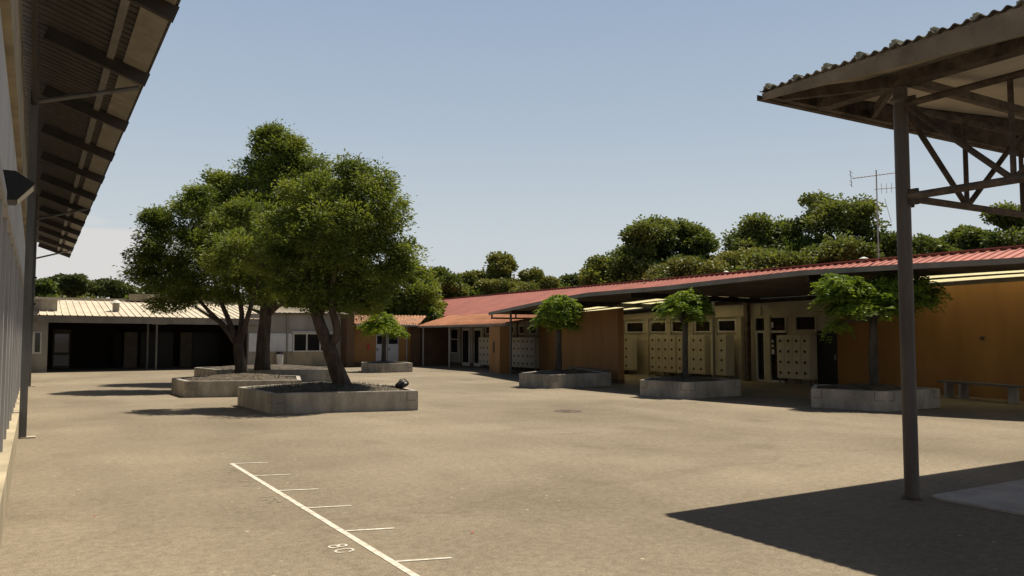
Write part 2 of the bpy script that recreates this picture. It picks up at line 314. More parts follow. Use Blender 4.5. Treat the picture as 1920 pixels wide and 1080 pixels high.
# digits read facing +X: 'up' is +X, reading runs toward the camera (-Y)
SEGD = {'8': [((0,0),(1,0)),((1,0),(1,1)),((1,1),(0,1)),((0,1),(0,0)),((0,.5),(1,.5))], '0': [((0,0),(1,0)),((1,0),(1,1)),((1,1),(0,1)),((0,1),(0,0))], '1': [((.5,0),(.5,1)),((.2,.8),(.5,1))], '2': [((0,1),(1,1)),((1,1),(1,.5)),((1,.5),(0,.5)),((0,.5),(0,0)),((0,0),(1,0))]}
def digits(txt, x0, y0, h, w_, gap, th, m, skip=0.0):
    bm = B(); y = y0; r2 = random.Random(5)
    for ch in txt:
        if ch == '8':
            loops = [[(.5+.36*math.cos(t), .26+.26*math.sin(t)) for t in np.linspace(0, 2*math.pi, 17)], [(.5+.30*math.cos(t), .77+.23*math.sin(t)) for t in np.linspace(0, 2*math.pi, 17)]]
        elif ch == '0': loops = [[(.5+.42*math.copysign(abs(math.cos(t))**.8, math.cos(t)), .5+.5*math.sin(t)) for t in np.linspace(RAD(20), RAD(345), 20)]]
        elif ch == '1': loops = [[(.2, .75), (.5, 1), (.5, 0)]]
        else: loops = [[(.1, .75), (.3, 1), (.7, 1), (.9, .75), (.1, 0), (.9, 0)]]
        for lp in loops:
            for (a, b), (c, d) in zip(lp, lp[1:]):
                if r2.random() < skip: continue
                P = Vector((x0+b*h, y-a*w_, zt)); Q = Vector((x0+d*h, y-c*w_, zt)); dd = (Q-P)
                if dd.length < 1e-5: continue
                s = Vector((-dd.y, dd.x, 0)).normalized()*th/2; e = dd.normalized()*th*.3
                zo = Vector((0, 0, r2.random()*.0012))
                quad(bm, P-e+s+zo, P-e-s+zo, Q+e-s+zo, Q+e+s+zo)
        y -= w_+gap
    return struct('painted_number', bm, m)
digits('80', 2.215, 6.84, .15, .125, .045, .022, 'mark')
digits('100', 2.22, 9.28, .14, .10, .05, .02, 'markold', .35)
digits('110', 2.22, 10.42, .14, .10, .05, .02, 'markold', .35)
digits('120', 2.26, 11.52, .14, .10, .05, .02, 'markold', .3)
# worn remains of older court lines
for (x0, y0), (x1, y1) in (((13.05, 12.9), (13.35, 12.55)), ((13.55, 12.35), (13.75, 12.1)), ((14.35, 11.6), (14.75, 11.2)), ((10.2, 16.4), (10.75, 16.2)), ((9.1, 15.1), (9.7, 14.7)), ((9.6, 18.5), (10.1, 18.3)), ((8.3, 12.6), (8.8, 12.3)), ((11.6, 15.4), (11.9, 15.1))):
    a_, b_ = Vector((x0, y0, .003)), Vector((x1, y1, .003)); n_ = (b_-a_).cross(Vector((0, 0, 1))).normalized()*.035
    struct('worn_line', quad(B(), a_-n_, a_*.5+b_*.5-n_*1.4, b_-n_*.6, b_+n_*.7, a_*.5+b_*.5+n_*.8, a_+n_*.5), 'markold')
# drain covers
x, y, r = 11.11, 16.04, .34; bm = B(); bmesh.ops.create_cone(bm, cap_ends=True, segments=20, radius1=r, radius2=r, depth=.012, matrix=Matrix.Translation((x, y, .002)))
for k in range(5): bx(bm, x-r*.6, x+r*.6, y-r*.7+k*r*.33, y-r*.7+k*r*.33+.03, .0081, .012)
tag(put('drain_cover', bm, 'rustpale'), 'dark round manhole cover in the middle of the yard', 'drain cover')
for x, y, lab in ((.57, 9.14, 'scrap of red litter on the asphalt, left foreground'), (3.5, 6.59, 'scrap of red litter right of the painted white line')):
    bm = B(); quad(bm, (x-.012, y-.008, .004), (x+.012, y-.010, .010), (x+.014, y+.010, .012), (x-.009, y+.011, .005)); quad(bm, (x-.012, y-.008, .004), (x-.020, y+.004, .014), (x-.009, y+.011, .005))
    tag(put('litter', bm, 'red'), lab, 'litter', 'red scraps on the asphalt')
# ------------------------------------------------------------------ left hall with overhanging roof
hall = thing('sports_hall', 'long grey hall on the left with deep steel eave over its wall', 'building', (-.3, 30, 0))
WX = -.30
put('plinth', box(-1.2, -.20, -3, 55, 0, .46), 'lowwall', hall)
put('wall', box(-1.2, WX-.06, -3, 55, .46, 7.22), 'panel', hall)
put('cornice_band', box(WX-.06, WX+.02, -3, 54, 4.75, 5.55), 'lowwall', hall)
y = 4.0
for i in range(38):
    yy = 3.0+i*1.35
    o = put('wall_fin', box(WX-.06, WX+.015, yy, yy+.09, .46, 3.02), 'finpaint', hall)
put('louvre_rail', box(WX-.06, WX+.035, -3, 54, 3.02, 3.14), 'finpaint', hall)
for yy in (16.74, 33.78, 50.8, 1.0):
    bm = B(); bx(bm, -.20, -.08, yy-.07, yy+.07, 0, 7.0)
    put('post', bm, 'greymetal', hall); put('base_plate', box(-.18, .06, yy-.10, yy+.10, .002, .025), 'paleconc', hall)
    bm = B(); tube(bm, [(-.08, yy, 6.08), (1.58, yy, 6.60)], .045, 8); put('strut', bm, 'greymetal', hall)
RY = [1.6, 5.2, 8.9, 12.44, 15.95, 19.8, 23.4, 27.0, 30.6, 34.3, 38.1, 41.75, 45.4, 49.6, 53.6]
ex, ez, ix, iz = 1.64, 6.55, .10, 7.10
for yy in RY:
    put('rafter', seg(B(), (ix-.1, yy, iz+.02), (ex, yy, ez-.02), .10, .24), 'metaldk', hall)
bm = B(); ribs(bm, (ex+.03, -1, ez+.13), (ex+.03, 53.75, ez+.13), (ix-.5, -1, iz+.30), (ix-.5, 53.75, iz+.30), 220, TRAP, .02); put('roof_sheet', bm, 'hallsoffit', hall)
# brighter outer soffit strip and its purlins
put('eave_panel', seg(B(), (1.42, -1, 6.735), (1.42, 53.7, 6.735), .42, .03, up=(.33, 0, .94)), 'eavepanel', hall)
put('purlin', seg(B(), (1.02, -1, 6.86), (1.02, 53.7, 6.86), .12, .10, up=(.33, 0, .94)), 'gutter', hall)
put('wall_head', box(-.17, -.11, -1, 53.5, 5.98, 6.20), 'metaldk', hall)
def wall_lamp(y, z, s, lab):
    t = thing('wall_lamp', lab, 'lamp', (WX, y, z), 'wall lamps on the left hall')
    bm = B(); a = [(WX-.02, z+.13*s), (WX+.10*s, z+.13*s), (WX+.27*s, z+.02*s), (WX+.10*s, z-.16*s), (WX-.02, z-.16*s)]
    v0 = [bm.verts.new((x, y-.2*s, q)) for x, q in a]; v1 = [bm.verts.new((x, y+.2*s, q)) for x, q in a]
    bm.faces.new(v0); bm.faces.new(v1[::-1])
    for i in range(5): bm.faces.new((v0[i], v1[i], v1[(i+1) % 5], v0[(i+1) % 5]))
    put('housing', bm, 'black', t)
    P = [Vector((WX+.25*s, 0, z+.005*s)), Vector((WX+.115*s, 0, z-.15*s))]; nn = Vector((.75, 0, -.66))*.006
    quad_b = B(); quad(quad_b, *[Vector((p.x, yy, p.z))+nn for p, yy in ((P[0], y-.17*s), (P[0], y+.17*s), (P[1], y+.17*s), (P[1], y-.17*s))]); put('lens', quad_b, 'white', t)
wall_lamp(8.9, 3.22, .95, 'black wedge wall lamp with pale lens, nearest on the left hall wall')
wall_lamp(34.3, 3.95, 1.1, 'small dark lamp, upper one beside the far left hall post')
wall_lamp(36.5, 3.05, 1.1, 'small dark lamp, lower one beside the far left hall post')
# ------------------------------------------------------------------ shelter at right
sh = thing('shelter', 'open steel shelter with corrugated roof and one round post, right foreground', 'shelter', (8.44, 5.48, 0))
CX, CY, CZ = 7.54, 6.70, 4.745
bm = B(); tube(bm, [(8.44, 5.48, .0), (8.44, 5.48, 4.65)], .078, 24); tube(bm, [(8.44, 5.48, 4.46), (8.44, 5.48, 4.49), (8.44, 5.48, 4.52)], [.08, .115, .115], 24)
put('post', bm, 'post', sh, smooth=False)
def zc(x): return 4.735+.075*(x-CX)
def slab(x0, x1, y0, y1, dz0, dz1):
    bm = B(); p = [(x0, y0), (x1, y0), (x1, y1), (x0, y1)]; a = [bm.verts.new((x, y, zc(x)+dz0)) for x, y in p]; b = [bm.verts.new((x, y, zc(x)+dz1)) for x, y in p]
    bm.faces.new(a[::-1]); bm.faces.new(b)
    for k in range(4): bm.faces.new((a[k], a[(k+1) % 4], b[(k+1) % 4], b[k]))
    return bm
bm = B(); bmesh.ops.create_cone(bm, cap_ends=True, segments=24, radius1=.115, radius2=.10, depth=.02, matrix=Matrix.Translation((8.44, 5.48, .012))); put('base_plate', bm, 'rust', sh)
put('ceiling', slab(CX+.04, 20, -6, CY-.15, .04, .06), 'soffit', sh)
bm = B(); fa = []
for xx in (CX, CX+.03):
    fa.append([bm.verts.new(q) for q in ((xx, CY, CZ-.06), (xx, CY, CZ+.02), (xx, -6, CZ+.02), (xx, -6, CZ-.06-.062*(CY+6)))])
bm.faces.new(fa[0]); bm.faces.new(fa[1][::-1])
for k in range(4): bm.faces.new((fa[0][k], fa[1][k], fa[1][(k+1) % 4], fa[0][(k+1) % 4]))
put('fascia_board', bm, 'fascia', sh)
bm = B(); e0 = [(CX+.031, 4.70), (20, 4.70), (20, zc(20)+.03), (CX+.031, zc(CX)+.03)]
a = [bm.verts.new((x, CY-.12, z)) for x, z in e0]; b = [bm.verts.new((x, CY-.02, z)) for x, z in e0]; bm.faces.new(a); bm.faces.new(b[::-1])
for k in range(4): bm.faces.new((a[k], b[k], b[(k+1) % 4], a[(k+1) % 4]))
put('eave_beam', bm, 'rust', sh)
bm = B(); bx(bm, CX-.01, 20, CY-.019, CY+.06, 4.69, 4.702); bx(bm, CX-.01, 20, CY+.06, CY+.072, 4.69, 4.76); put('gutter', bm, 'rust', sh)
bm = B(); ribs(bm, (CX-.02, -6, 4.80), (CX-.02, CY+.02, 4.80), (20, -6, zc(20)+.12), (20, CY+.02, zc(20)+.12), 104, WAVE3, .012)
put('roof_sheet', bm, 'sheetdk', sh)
y = CY-.05; k_ = 0
while y > -5:
    o_ = rnd.uniform(-.01, .01); bm = B(); bx(bm, CX+.02, CX+.26, y-.045, y+.045, 4.80, 4.842+o_); bx(bm, CX+.03, CX+.24, y-.022, y+.026, 4.842+o_, 4.872+o_)
    put('ridge_cap', bm, 'sheetcap', sh); y -= .42
# beams: main beam along Y over the post, top trim
put('main_beam', box(8.35, 8.53, -6, CY-.16, 4.655, 4.79), 'rust', sh)
put('main_beam', box(8.56, 20, 5.42, 5.52, 4.70, 4.80), 'rustpale', sh)
put('hip_rafter', seg(B(), (CX+.12, CY-.2, 4.70), (8.38, 5.58, 4.72), .07, .12), 'rust', sh)
put('rafter', seg(B(), (8.5, 5.60, 4.73), (9.5, CY-.15, 4.76), .06, .11), 'rust', sh)
def truss(p0, d, n, bay, zt_, zb, r=.035):
    p0 = Vector(p0); d = Vector(d); e = p0+d*n*bay
    def P(k, z): q = p0+d*k*bay; return (q.x, q.y, z)
    a = p0+d*.07
    put('top_chord', tube(B(), [(a.x, a.y, zt_), (e.x, e.y, zt_)], r*1.15, 10), 'rust', sh)
    put('bottom_chord', tube(B(), [(a.x, a.y, zb), (e.x, e.y, zb)], r*1.25, 10), 'rustpale', sh)
    for k in range(1, n+1): put('vertical_strut', tube(B(), [P(k, zb), P(k, zt_)], r*.85, 8), 'rust', sh)
    for k in range(n):
        q = (P(k, zt_), P(k+1, zb)) if k % 2 == 0 else (P(k, zb), P(k+1, zt_))
        if k == 0: q = ((a.x, a.y, zt_-.02), q[1])
        put('diagonal_strut', tube(B(), list(q), r*.95, 8), 'rust', sh)
truss((8.44, 5.48, 0), (1, 0, 0), 6, 1.28, 4.44, 3.38)
truss((8.44, 5.48, 0), (0, -1, 0), 6, 1.20, 4.44, 3.38)
for z in (3.28, 4.34):
    put('bracket_plate', box(8.50, 8.62, 5.46, 5.50, z, z+.18), 'rust', sh); put('bracket_plate', box(8.42, 8.46, 5.30, 5.42, z, z+.18), 'rust', sh)
# ------------------------------------------------------------------ back building (left far)
bk = thing('assembly_block', 'low far building with white ribbed roof and deep dark porch', 'building', (5, 47, 0))
FY = 46.5
def fz(x): return 2.90-.012*max(0, x)
bm = B(); a = -8.0; b = 11.35
v = [(a, FY, fz(a)-.33), (b, FY, fz(b)-.33), (b, FY, fz(b)), (a, FY, fz(a))]
v0 = [bm.verts.new(p) for p in v]; v1 = [bm.verts.new((p[0], p[1]+.12, p[2])) for p in v]
bm.faces.new(v0); bm.faces.new(v1[::-1])
for i in range(4): bm.faces.new((v0[i], v1[i], v1[(i+1) % 4], v0[(i+1) % 4]))
put('fascia', bm, 'gutter', bk)
bm = B(); ribs(bm, (a, FY-.05, 2.95), (b+.2, FY-.05, 2.80), (a, 54.5, 4.02), (b+.2, 54.5, 3.9), 58, [(0, 0), (.1, 0), (.14, .04), (.24, .04), (.28, 0)], .03); put('roof', bm, 'whiteroof', bk)
bm = B(); ribs(bm, (b+.2, FY-.05, 3.14), (16.6, FY-.05, 3.12), (b+.2, 54.5, 3.9), (16.6, 54.5, 3.7), 16, [(0, 0), (.1, 0), (.14, .04), (.24, .04), (.28, 0)], .03); put('roof', bm, 'whiteroof', bk)
put('ridge_curb', box(a, b, 54.5, 54.75, 3.85, 4.12), 'paleconc', bk)
put('ridge_curb', box(4.9, 9.2, 54.2, 54.5, 4.0, 4.42), 'lowwall', bk)
# porch: side wall, back wall, ceiling, door, panels, posts
put('side_wall', box(-8, .55, FY+.12, FY+.45, 0, 2.62), 'greywall', bk)
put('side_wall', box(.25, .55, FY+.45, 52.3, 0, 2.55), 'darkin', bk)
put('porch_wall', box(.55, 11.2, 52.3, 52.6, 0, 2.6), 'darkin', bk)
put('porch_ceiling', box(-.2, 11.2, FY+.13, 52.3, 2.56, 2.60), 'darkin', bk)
put('wall', box(11.2, 11.5, FY+.13, 54, 0, 2.6), 'greywall', bk)
wd = put('window', box(-.12, .28, FY+.08, FY+.115, .95, 2.05), 'white', bk); put('pane', box(.0, .22, FY+.06, FY+.075, 1.02, 1.98), 'glass', wd)
dr = put('door', box(.85, 1.75, 52.22, 52.295, 0, 2.2), 'porchpanel', bk); put('pane', box(.95, 1.65, 52.19, 52.215, .9, 1.95), 'glass', dr); put('kick_plate', box(.93, 1.67, 52.18, 52.215, .15, .75), 'panel', dr)
for x0, x1, mm in ((3.9, 4.35, 'darkin'), (4.45, 5.15, 'porchpanel'), (7.5, 8.15, 'porchpanel')): put('partition_panel', box(x0, x1, 51.5, 51.6, 0, 2.05), mm, bk)
for x0, x1 in ((5.4, 7.2), (8.3, 9.9)): put('doorway', box(x0, x1, 52.24, 52.29, 0, 2.05), 'black', bk)
for x, y in ((5.60, FY+.2), (5.32, FY+1.6)): put('post', tube(B(), [(x, y, 0), (x, y, 2.56)], .055, 10), 'greymetal', bk)
bm = B(); bx(bm, 5.35, 6.1, FY+.12, FY+.3, 2.45, 2.56); put('downpipe_head', bm, 'galv', bk)
# grey service wall with windows, right of the porch
fz2 = FY+.02
put('wall', box(10.35, 15.78, fz2+.1, fz2+.4, .92, 3.10), 'greywall', bk)
put('wall_base', box(11.5, 15.78, fz2+.06, fz2+.4, 0, .92), 'lowwall', bk)
put('wall_end', box(10.35, 11.5, fz2+.07, fz2+.39, 0, .92), 'greywall', bk)
put('roof_edge', box(11.4, 15.9, fz2-.1, fz2+.35, 3.10, 3.18), 'sheetdk', bk)
put('downpipe', tube(B(), [(12.55, fz2+.03, .2), (12.55, fz2+.03, 3.08)], .04, 8), 'greywall', bk)
for x0, x1 in ((10.4, 11.1), (11.5, 12.5)): put('shutter', box(x0, x1, fz2+.06, fz2+.098, .94, 1.98), 'panelblue', bk)
put('shutter', box(12.6, 12.85, fz2+.06, fz2+.098, .94, 1.98), 'panelblue', bk)
fr = B()
bx(fr, 12.88, 15.38, fz2+.03, fz2+.098, 1.93, 2.02); bx(fr, 12.88, 15.38, fz2+.03, fz2+.098, .90, .98)
for x in (12.88, 13.66, 14.46, 15.30): bx(fr, x, x+.08, fz2+.032, fz2+.096, .98, 1.93)
wn = put('window', fr, 'white', bk)
for x in (12.96, 13.74, 14.54): put('pane', box(x, x+.70 if x < 13 else x+.72, fz2+.08, fz2+.095, .98, 1.93), 'glass', wn)
put('rolled_awning', box(12.8, 15.45, fz2-.06, fz2+.09, 2.03, 2.10), 'white', bk)
# roof things
def roof_vent(x, y, z, h, w_, lab, m='paleconc'):
    t = thing('roof_vent', lab, 'roof vent', (x, y, z), 'vents on the roofs')
    put('shaft', box(x-w_/2, x+w_/2, y-w_/2, y+w_/2, z-.1, z+h), m, t)
    bm = B(); bmesh.ops.create_cone(bm, cap_ends=True, segments=12, radius1=w_*1.05, radius2=w_*.25, depth=h*.4, matrix=Matrix.Translation((x, y, z+h*1.22))); put('cap', bm, 'white', t)
roof_vent(3.75, 48.7, 3.2, .42, .32, 'square vent with white cone cap on the white ribbed roof')
roof_vent(6.6, 56.5, 4.0, .35, .4, 'white capped vent behind the white roof, beside the tree crown')
t = thing('rooftop_box', 'grey plant box with pale lid on far left end of white roof', 'roof box', (.2, 48.5, 3.1))
put('body', box(-1.3, .95, 48.2, 49.6, 3.05, 3.72), 'conc', t); put('lid', box(-1.45, 1.12, 48.05, 49.75, 3.72, 3.80), 'white', t)
# waste bin
t = thing('waste_bin', 'pale waste bin with black rim against the grey far wall', 'bin', (12.05, 46.2, 0))
put('body', tube(B(), [(12.05, 46.2, .22), (12.05, 46.2, .80)], [.17, .21], 14), 'panelblue', t); put('rim', tube(B(), [(12.05, 46.2, .80), (12.05, 46.2, .92)], [.23, .20], 14), 'black', t); put('stem', tube(B(), [(12.05, 46.3, .0), (12.05, 46.3, .9)], .03, 8), 'greymetal', t)
# ------------------------------------------------------------------ orange back wing with old tile roof
ob = thing('tiled_building', 'ochre building with old brown tile roof and white double door at far centre', 'building', (18, 46, 0))
put('gable_pillar', box(15.80, 16.25, 45.6, 47.5, 0, 3.12), 'brickred', ob)
put('wall', box(16.25, 22.5, 46.0, 46.3, 0, 2.62), 'orange', ob)
put('plinth', box(16.25, 19.9, 45.96, 46.0, 0, .28), 'brickred', ob)
put('parapet', box(16.25, 16.45, 46.35, 50, 2.6, 3.12), 'orange', ob)
bm = B(); ribs(bm, (16.2, 45.3, 2.56), (20.2, 45.3, 2.50), (16.25, 47.9, 3.16), (22.0, 47.9, 3.16), 26, WAVE, .04); put('roof', bm, 'tile', ob)
put('gutter', box(16.2, 20.1, 45.18, 45.30, 2.42, 2.50), 'galv', ob)
put('chimney', box(17.85, 18.35, 50.0, 50.5, 3.0, 3.62), 'terr', ob)
for x in (17.75, 18.50):
    d = put('door', box(x, x+.70, 45.93, 45.99, .05, 1.95), 'whitedoor', ob); put('pane', box(x+.06, x+.64, 45.90, 45.925, 1.35, 1.85), 'glass', d); put('handle', box(x+.06, x+.10, 45.88, 45.925, .95, 1.1), 'black', d)
put('downpipe', tube(B(), [(19.75, 45.9, 0), (19.75, 45.9, 2.45)], .045, 8), 'galv', ob)
bm = B(); bx(bm, 17.2, 17.35, 45.93, 45.995, 1.05, 1.3); tag(put('fire_alarm_box', bm, 'red'), 'small red wall box on ochre wall left of white doors', 'alarm box')
# ------------------------------------------------------------------ right classroom wing
wg = thing('classroom_wing', 'long low classroom wing with red metal roof running along the right side', 'building', (26, 30, 0))
RX, RZ = 30.0, 4.94
def rz(x): return RZ-(RX-x)*.3035
bm = B(); ribs(bm, (26.0, -4, rz(26.0)), (26.0, 33.0, rz(26.0)), (RX, -4, RZ), (RX, 33.0, RZ), 100, TRAP, .04); put('roof', bm, 'redroof', wg)
bm = B(); ribs(bm, (24.3, 33.0, rz(24.3)), (24.3, 64, rz(24.3)), (RX, 33.0, RZ), (RX, 64, RZ), 84, TRAP, .04); put('roof', bm, 'redroof', wg)
bm = B(); ribs(bm, (35.7, -4, rz(24.3)), (35.7, 64, rz(24.3)), (RX+.02, -4, RZ), (RX+.02, 64, RZ), 180, TRAP, .04); put('roof', bm, 'redroof', wg)
put('ridge_cap', seg(B(), (RX+.02, -4, RZ+.07), (RX+.02, 64.05, RZ+.07), .34, .05), 'redroofdk', wg)
put('wall', box(25.2, 25.5, 11.0, 33.0, 0, 3.55), 'cream', wg); put('wall', box(25.2, 25.5, 33.002, 45.9, 0, 3.25), 'cream', wg)
put('gable_wall', box(24.5, 35.4, 63.6, 63.9, 0, 3.1), 'orange', wg)
# facade features on x = 25.2 (face at 25.2)
fx = 25.2
put('wall_beam', box(fx-.10, fx-.003, 22.6, 33.8, 2.62, 3.02), 'cream', wg)
for y in (31.55, 29.6, 28.05, 26.6, 25.2, 23.75, 22.25): put('pilaster', box(fx-.14, fx-.003, y-.14, y+.14, 0, 2.62), 'cream', wg)
def win(y0, y1, z0, z1, x=fx, par=wg, m='white'):
    f = B(); t_ = .06
    bx(f, x-.08, x-.004, y0, y1, z0, z0+t_); bx(f, x-.08, x-.004, y0, y1, z1-t_, z1); bx(f, x-.08, x-.004, y0, y0+t_, z0+t_, z1-t_); bx(f, x-.08, x-.004, y1-t_, y1, z0+t_, z1-t_)
    o = put('window', f, m, par); put('pane', box(x-.035, x-.006, y0+t_, y1-t_, z0+t_, z1-t_), 'glass', o); return o
for y0, y1 in ((31.75, 33.0), (29.85, 31.2), (28.25, 29.4), (26.8, 27.9), (25.4, 26.4), (23.95, 25.0)): win(y0, y1, 1.98, 2.52)
d = put('door', box(fx-.06, fx-.004, 28.75, 29.35, .1, 1.92), 'white', wg); put('door_panel', box(fx-.075, fx-.062, 28.82, 29.28, .2, 1.85), 'green', d)
# darker entrance part
put('entrance_post', box(24.75, 24.95, 22.98, 23.18, 0, 3.2), 'rust', wg)
win(21.35, 22.95, 1.98, 2.60, m='cream'); win(19.95, 20.95, 2.0, 2.60, m='cream')
f = B(); bx(f, fx-.10, fx-.004, 22.8, 22.88, 0, 1.95); bx(f, fx-.10, fx-.004, 22.35, 22.47, 0, 1.95); bx(f, fx-.10, fx-.004, 21.4, 22.88, 1.95, 2.03); bx(f, fx-.10, fx-.004, 21.4, 22.88, 0, .08)
d = put('door_frame', f, 'white', wg); put('pane', box(fx-.05, fx-.006, 21.4, 22.35, .08, 1.95), 'glass', d); put('pane', box(fx-.05, fx-.006, 22.47, 22.8, .08, 1.95), 'glass', d)
for i, (y0, z0, a_, b_) in enumerate(((22.0, 1.55, .22, .12), (22.0, 1.38, .2, .1), (21.98, 1.1, .18, .2), (22.0, 2.15, .24, .22))): put('paper_notice', box(fx-.057, fx-.052, y0, y0+a_, z0, z0+b_), 'paper', d)
d = put('door', box(fx-.09, fx-.004, 18.98, 19.92, .02, 2.02), 'black', wg); put('handle', box(fx-.13, fx-.092, 19.1, 19.14, .95, 1.15), 'galv', d)
bm = B(); bx(bm, fx-.06, fx-.003, 20.2, 20.36, 1.35, 1.55); tag(put('fire_alarm_box', bm, 'red'), 'small red wall box beside the black door under the big canopy', 'alarm box')
# ochre wall panels under the canopy
def wallseg(name, p0, p1, th, z0, z1, m, par):
    return put(name, seg(B(), (p0[0], p0[1], (z0+z1)/2), (p1[0], p1[1], (z0+z1)/2), th, z1-z0), m, par)
wallseg('ochre_wall', (25.05, 18.9), (24.0, 12.0), .22, 0, 3.36, 'orange', wg)
wallseg('ochre_wall', (24.0, 12.02), (22.5, 5.0), .22, 0, 3.36, 'orange', wg)
put('utility_plate', box(24.02, 24.12, 13.2, 13.3, 1.7, 1.8), 'metaldk', wg)
ow = thing('ochre_screen_wall', 'free-standing ochre wall behind the nearest tree trunk right of centre', 'wall', (20.6, 29.5, 0))
wallseg('wall', (22.34, 34.6), (19.41, 24.41), .24, 0, 2.88, 'orange', ow)
wallseg('plinth', (22.33, 34.61), (19.405, 24.40), .26, 0, .16, 'brickred', ow)
# terracotta verandah roof in front of far part
put('verandah_roof', ribs(B(), (20.3, 34.3, 2.47), (20.3, 45.7, 2.44), (24.9, 34.3, 3.20), (23.6, 47.9, 3.17), 58, TRAP, .03), 'terr', wg)
put('verandah_gutter', box(20.18, 20.30, 34.3, 45.25, 2.33, 2.44), 'gutter', wg)
put('verandah_wall', box(22.5, 22.7, 34.7, 45.9, 0, 2.62), 'greywall', wg)
put('verandah_base', box(22.44, 22.497, 34.7, 45.9, 0, .22), 'brickred', wg)
for y in (41.4, 45.0): put('verandah_post', tube(B(), [(20.45, y, 0), (20.45, y, 2.45)], .05, 10), 'galv', wg)
put('pilaster', box(20.2, 20.45, 45.5, 45.95, 0, 2.45), 'brickred', wg)
put('end_wall', box(20.0, 22.5, 45.6, 45.9, 0, 2.6), 'brickred', wg)
for y0, y1, z0 in ((44.2, 45.3, .75), ): 
    o = win(y0, y1, z0, 2.3, 22.5); put('transom', box(22.42, 22.49, y0+.06, y1-.06, 1.6, 1.66), 'white', o)
for y0 in (42.7, 41.2):
    d = put('door', box(22.43, 22.495, y0, y0+.95, .05, 2.3), 'white', wg); put('pane', box(22.40, 22.428, y0+.12, y0+.83, .25, 2.15), 'glass', d)
for y0, y1 in ((39.9, 40.7), (38.6, 39.2), (37.5, 38.1), (36.4, 37.0), (35.2, 35.9)): win(y0, y1, 1.92, 2.4, 22.5)
for y in (43.9, 42.3, 40.9, 39.4, 38.35, 37.25): put('pilaster', box(22.36, 22.497, y-.1, y+.1, .22, 2.55), 'greywall', wg)
# ochre pier
pi_ = thing('ochre_pier', 'short ochre pier with dark slot standing under the canopy left end', 'pillar', (20, 35, 0))
wallseg('shaft', (20.3, 35.95), (19.75, 33.9), .5, 0, 2.30, 'orange', pi_)
wallseg('slot', (19.82, 35.15), (19.76, 34.95), .05, 1.0, 1.55, 'metaldk', pi_)
# ------------------------------------------------------------------ curved canopy
cn = thing('curved_canopy', 'wide dark canopy with curved front edge and translucent ceiling strips along the right', 'canopy', (20, 20, 0))
EP = [(19.5, 35, 3.0), (18.9, 32.2, 3.10), (18.3, 29.5, 3.19), (17.7, 26.5, 3.30), (17.3, 23.6, 3.39), (17.3, 21.5, 3.40), (17.4, 19.4, 3.42), (17.55, 16.9, 3.50), (17.9, 14.6, 3.59), (18.7, 11.8, 3.60), (19.5, 9.7, 3.61), (21.2, 6.4, 3.6), (23, 3.6, 3.6)]
BPp = [(25.1, 34.2), (25.1, 32.2), (25.1, 29.7), (25.1, 27.2), (25.1, 24.8), (25.1, 22.6), (25.1, 20.4), (25.0, 18.0), (24.6, 15.6), (24.1, 12.8), (23.9, 10.8), (24.2, 7.0), (25, 4.0)]
EP = [(a_, b_, c_-.09) for a_, b_, c_ in EP]
def cz(i): return EP[i][2]+.0+.02
def cpt(i, s, dz=0):
    a = Vector(EP[i]); b = Vector((BPp[i][0], BPp[i][1], min(EP[i][2]+.02, 3.50) if i > 3 else EP[i][2]+.02)); return a.lerp(b, s)+Vector((0, 0, dz))
def strip(s0, s1, i0, i1, z0, z1, m, name):
    bm = B(); n = 24
    for i in range(i0, i1):
        ps = [cpt(i, s0, z0), cpt(i, s1, z0), cpt(i+1, s1, z0), cpt(i+1, s0, z0)]; qs = [p+Vector((0, 0, z1-z0)) for p in ps]
        a = [bm.verts.new(p) for p in ps]; b = [bm.verts.new(p) for p in qs]
        bm.faces.new(a); bm.faces.new(b[::-1])
        for k in range(4): bm.faces.new((a[k], b[k], b[(k+1) % 4], a[(k+1) % 4]))
    bmesh.ops.remove_doubles(bm, verts=bm.verts, dist=.0005)
    return put(name, bm, m, cn)
def deck(s0, s1, i0, i1):
    """corrugated deck: waves run across, ribs run along the canopy"""
    bm = B(); n = max(2, int((s1-s0)*60))
    for i in range(i0, i1):
        rows = []
        for j in (i, i+1):
            r0 = []; r1 = []
            for k in range(n*2+1):
                s = s0+(s1-s0)*k/(n*2); zz_ = .022 if k % 2 else 0
                r0.append(bm.verts.new(cpt(j, s, zz_))); r1.append(bm.verts.new(cpt(j, s, zz_+.03)))
            rows.append((r0, r1))
        (a0, a1), (b0, b1) = rows
        for k in range(n*2):
            bm.faces.new((a0[k], a0[k+1], b0[k+1], b0[k])); bm.faces.new((a1[k], b1[k], b1[k+1], a1[k+1]))
        bm.faces.new((a0[0], b0[0], b1[0], a1[0])); bm.faces.new((a0[-1], a1[-1], b1[-1], b0[-1]))
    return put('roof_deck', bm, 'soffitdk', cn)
NP = len(EP)-1
# opaque deck with translucent strips let in near the wall
L1, L2, L3, L4 = .56, .62, .72, .80
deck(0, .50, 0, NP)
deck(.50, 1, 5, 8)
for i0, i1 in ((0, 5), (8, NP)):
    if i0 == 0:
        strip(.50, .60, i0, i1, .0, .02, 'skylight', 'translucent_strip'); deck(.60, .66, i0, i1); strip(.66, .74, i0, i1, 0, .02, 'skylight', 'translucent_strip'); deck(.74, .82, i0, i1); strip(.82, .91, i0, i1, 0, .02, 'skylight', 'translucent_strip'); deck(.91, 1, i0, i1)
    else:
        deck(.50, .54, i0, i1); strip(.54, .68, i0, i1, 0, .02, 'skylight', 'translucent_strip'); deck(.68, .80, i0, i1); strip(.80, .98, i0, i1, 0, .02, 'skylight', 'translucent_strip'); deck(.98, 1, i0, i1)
bm = B()
for i in range(NP):
    p, q = Vector(EP[i]), Vector(EP[i+1]); seg(bm, p+Vector((-.02, 0, .03)), q+Vector((-.02, 0, .03)), .05, .14)
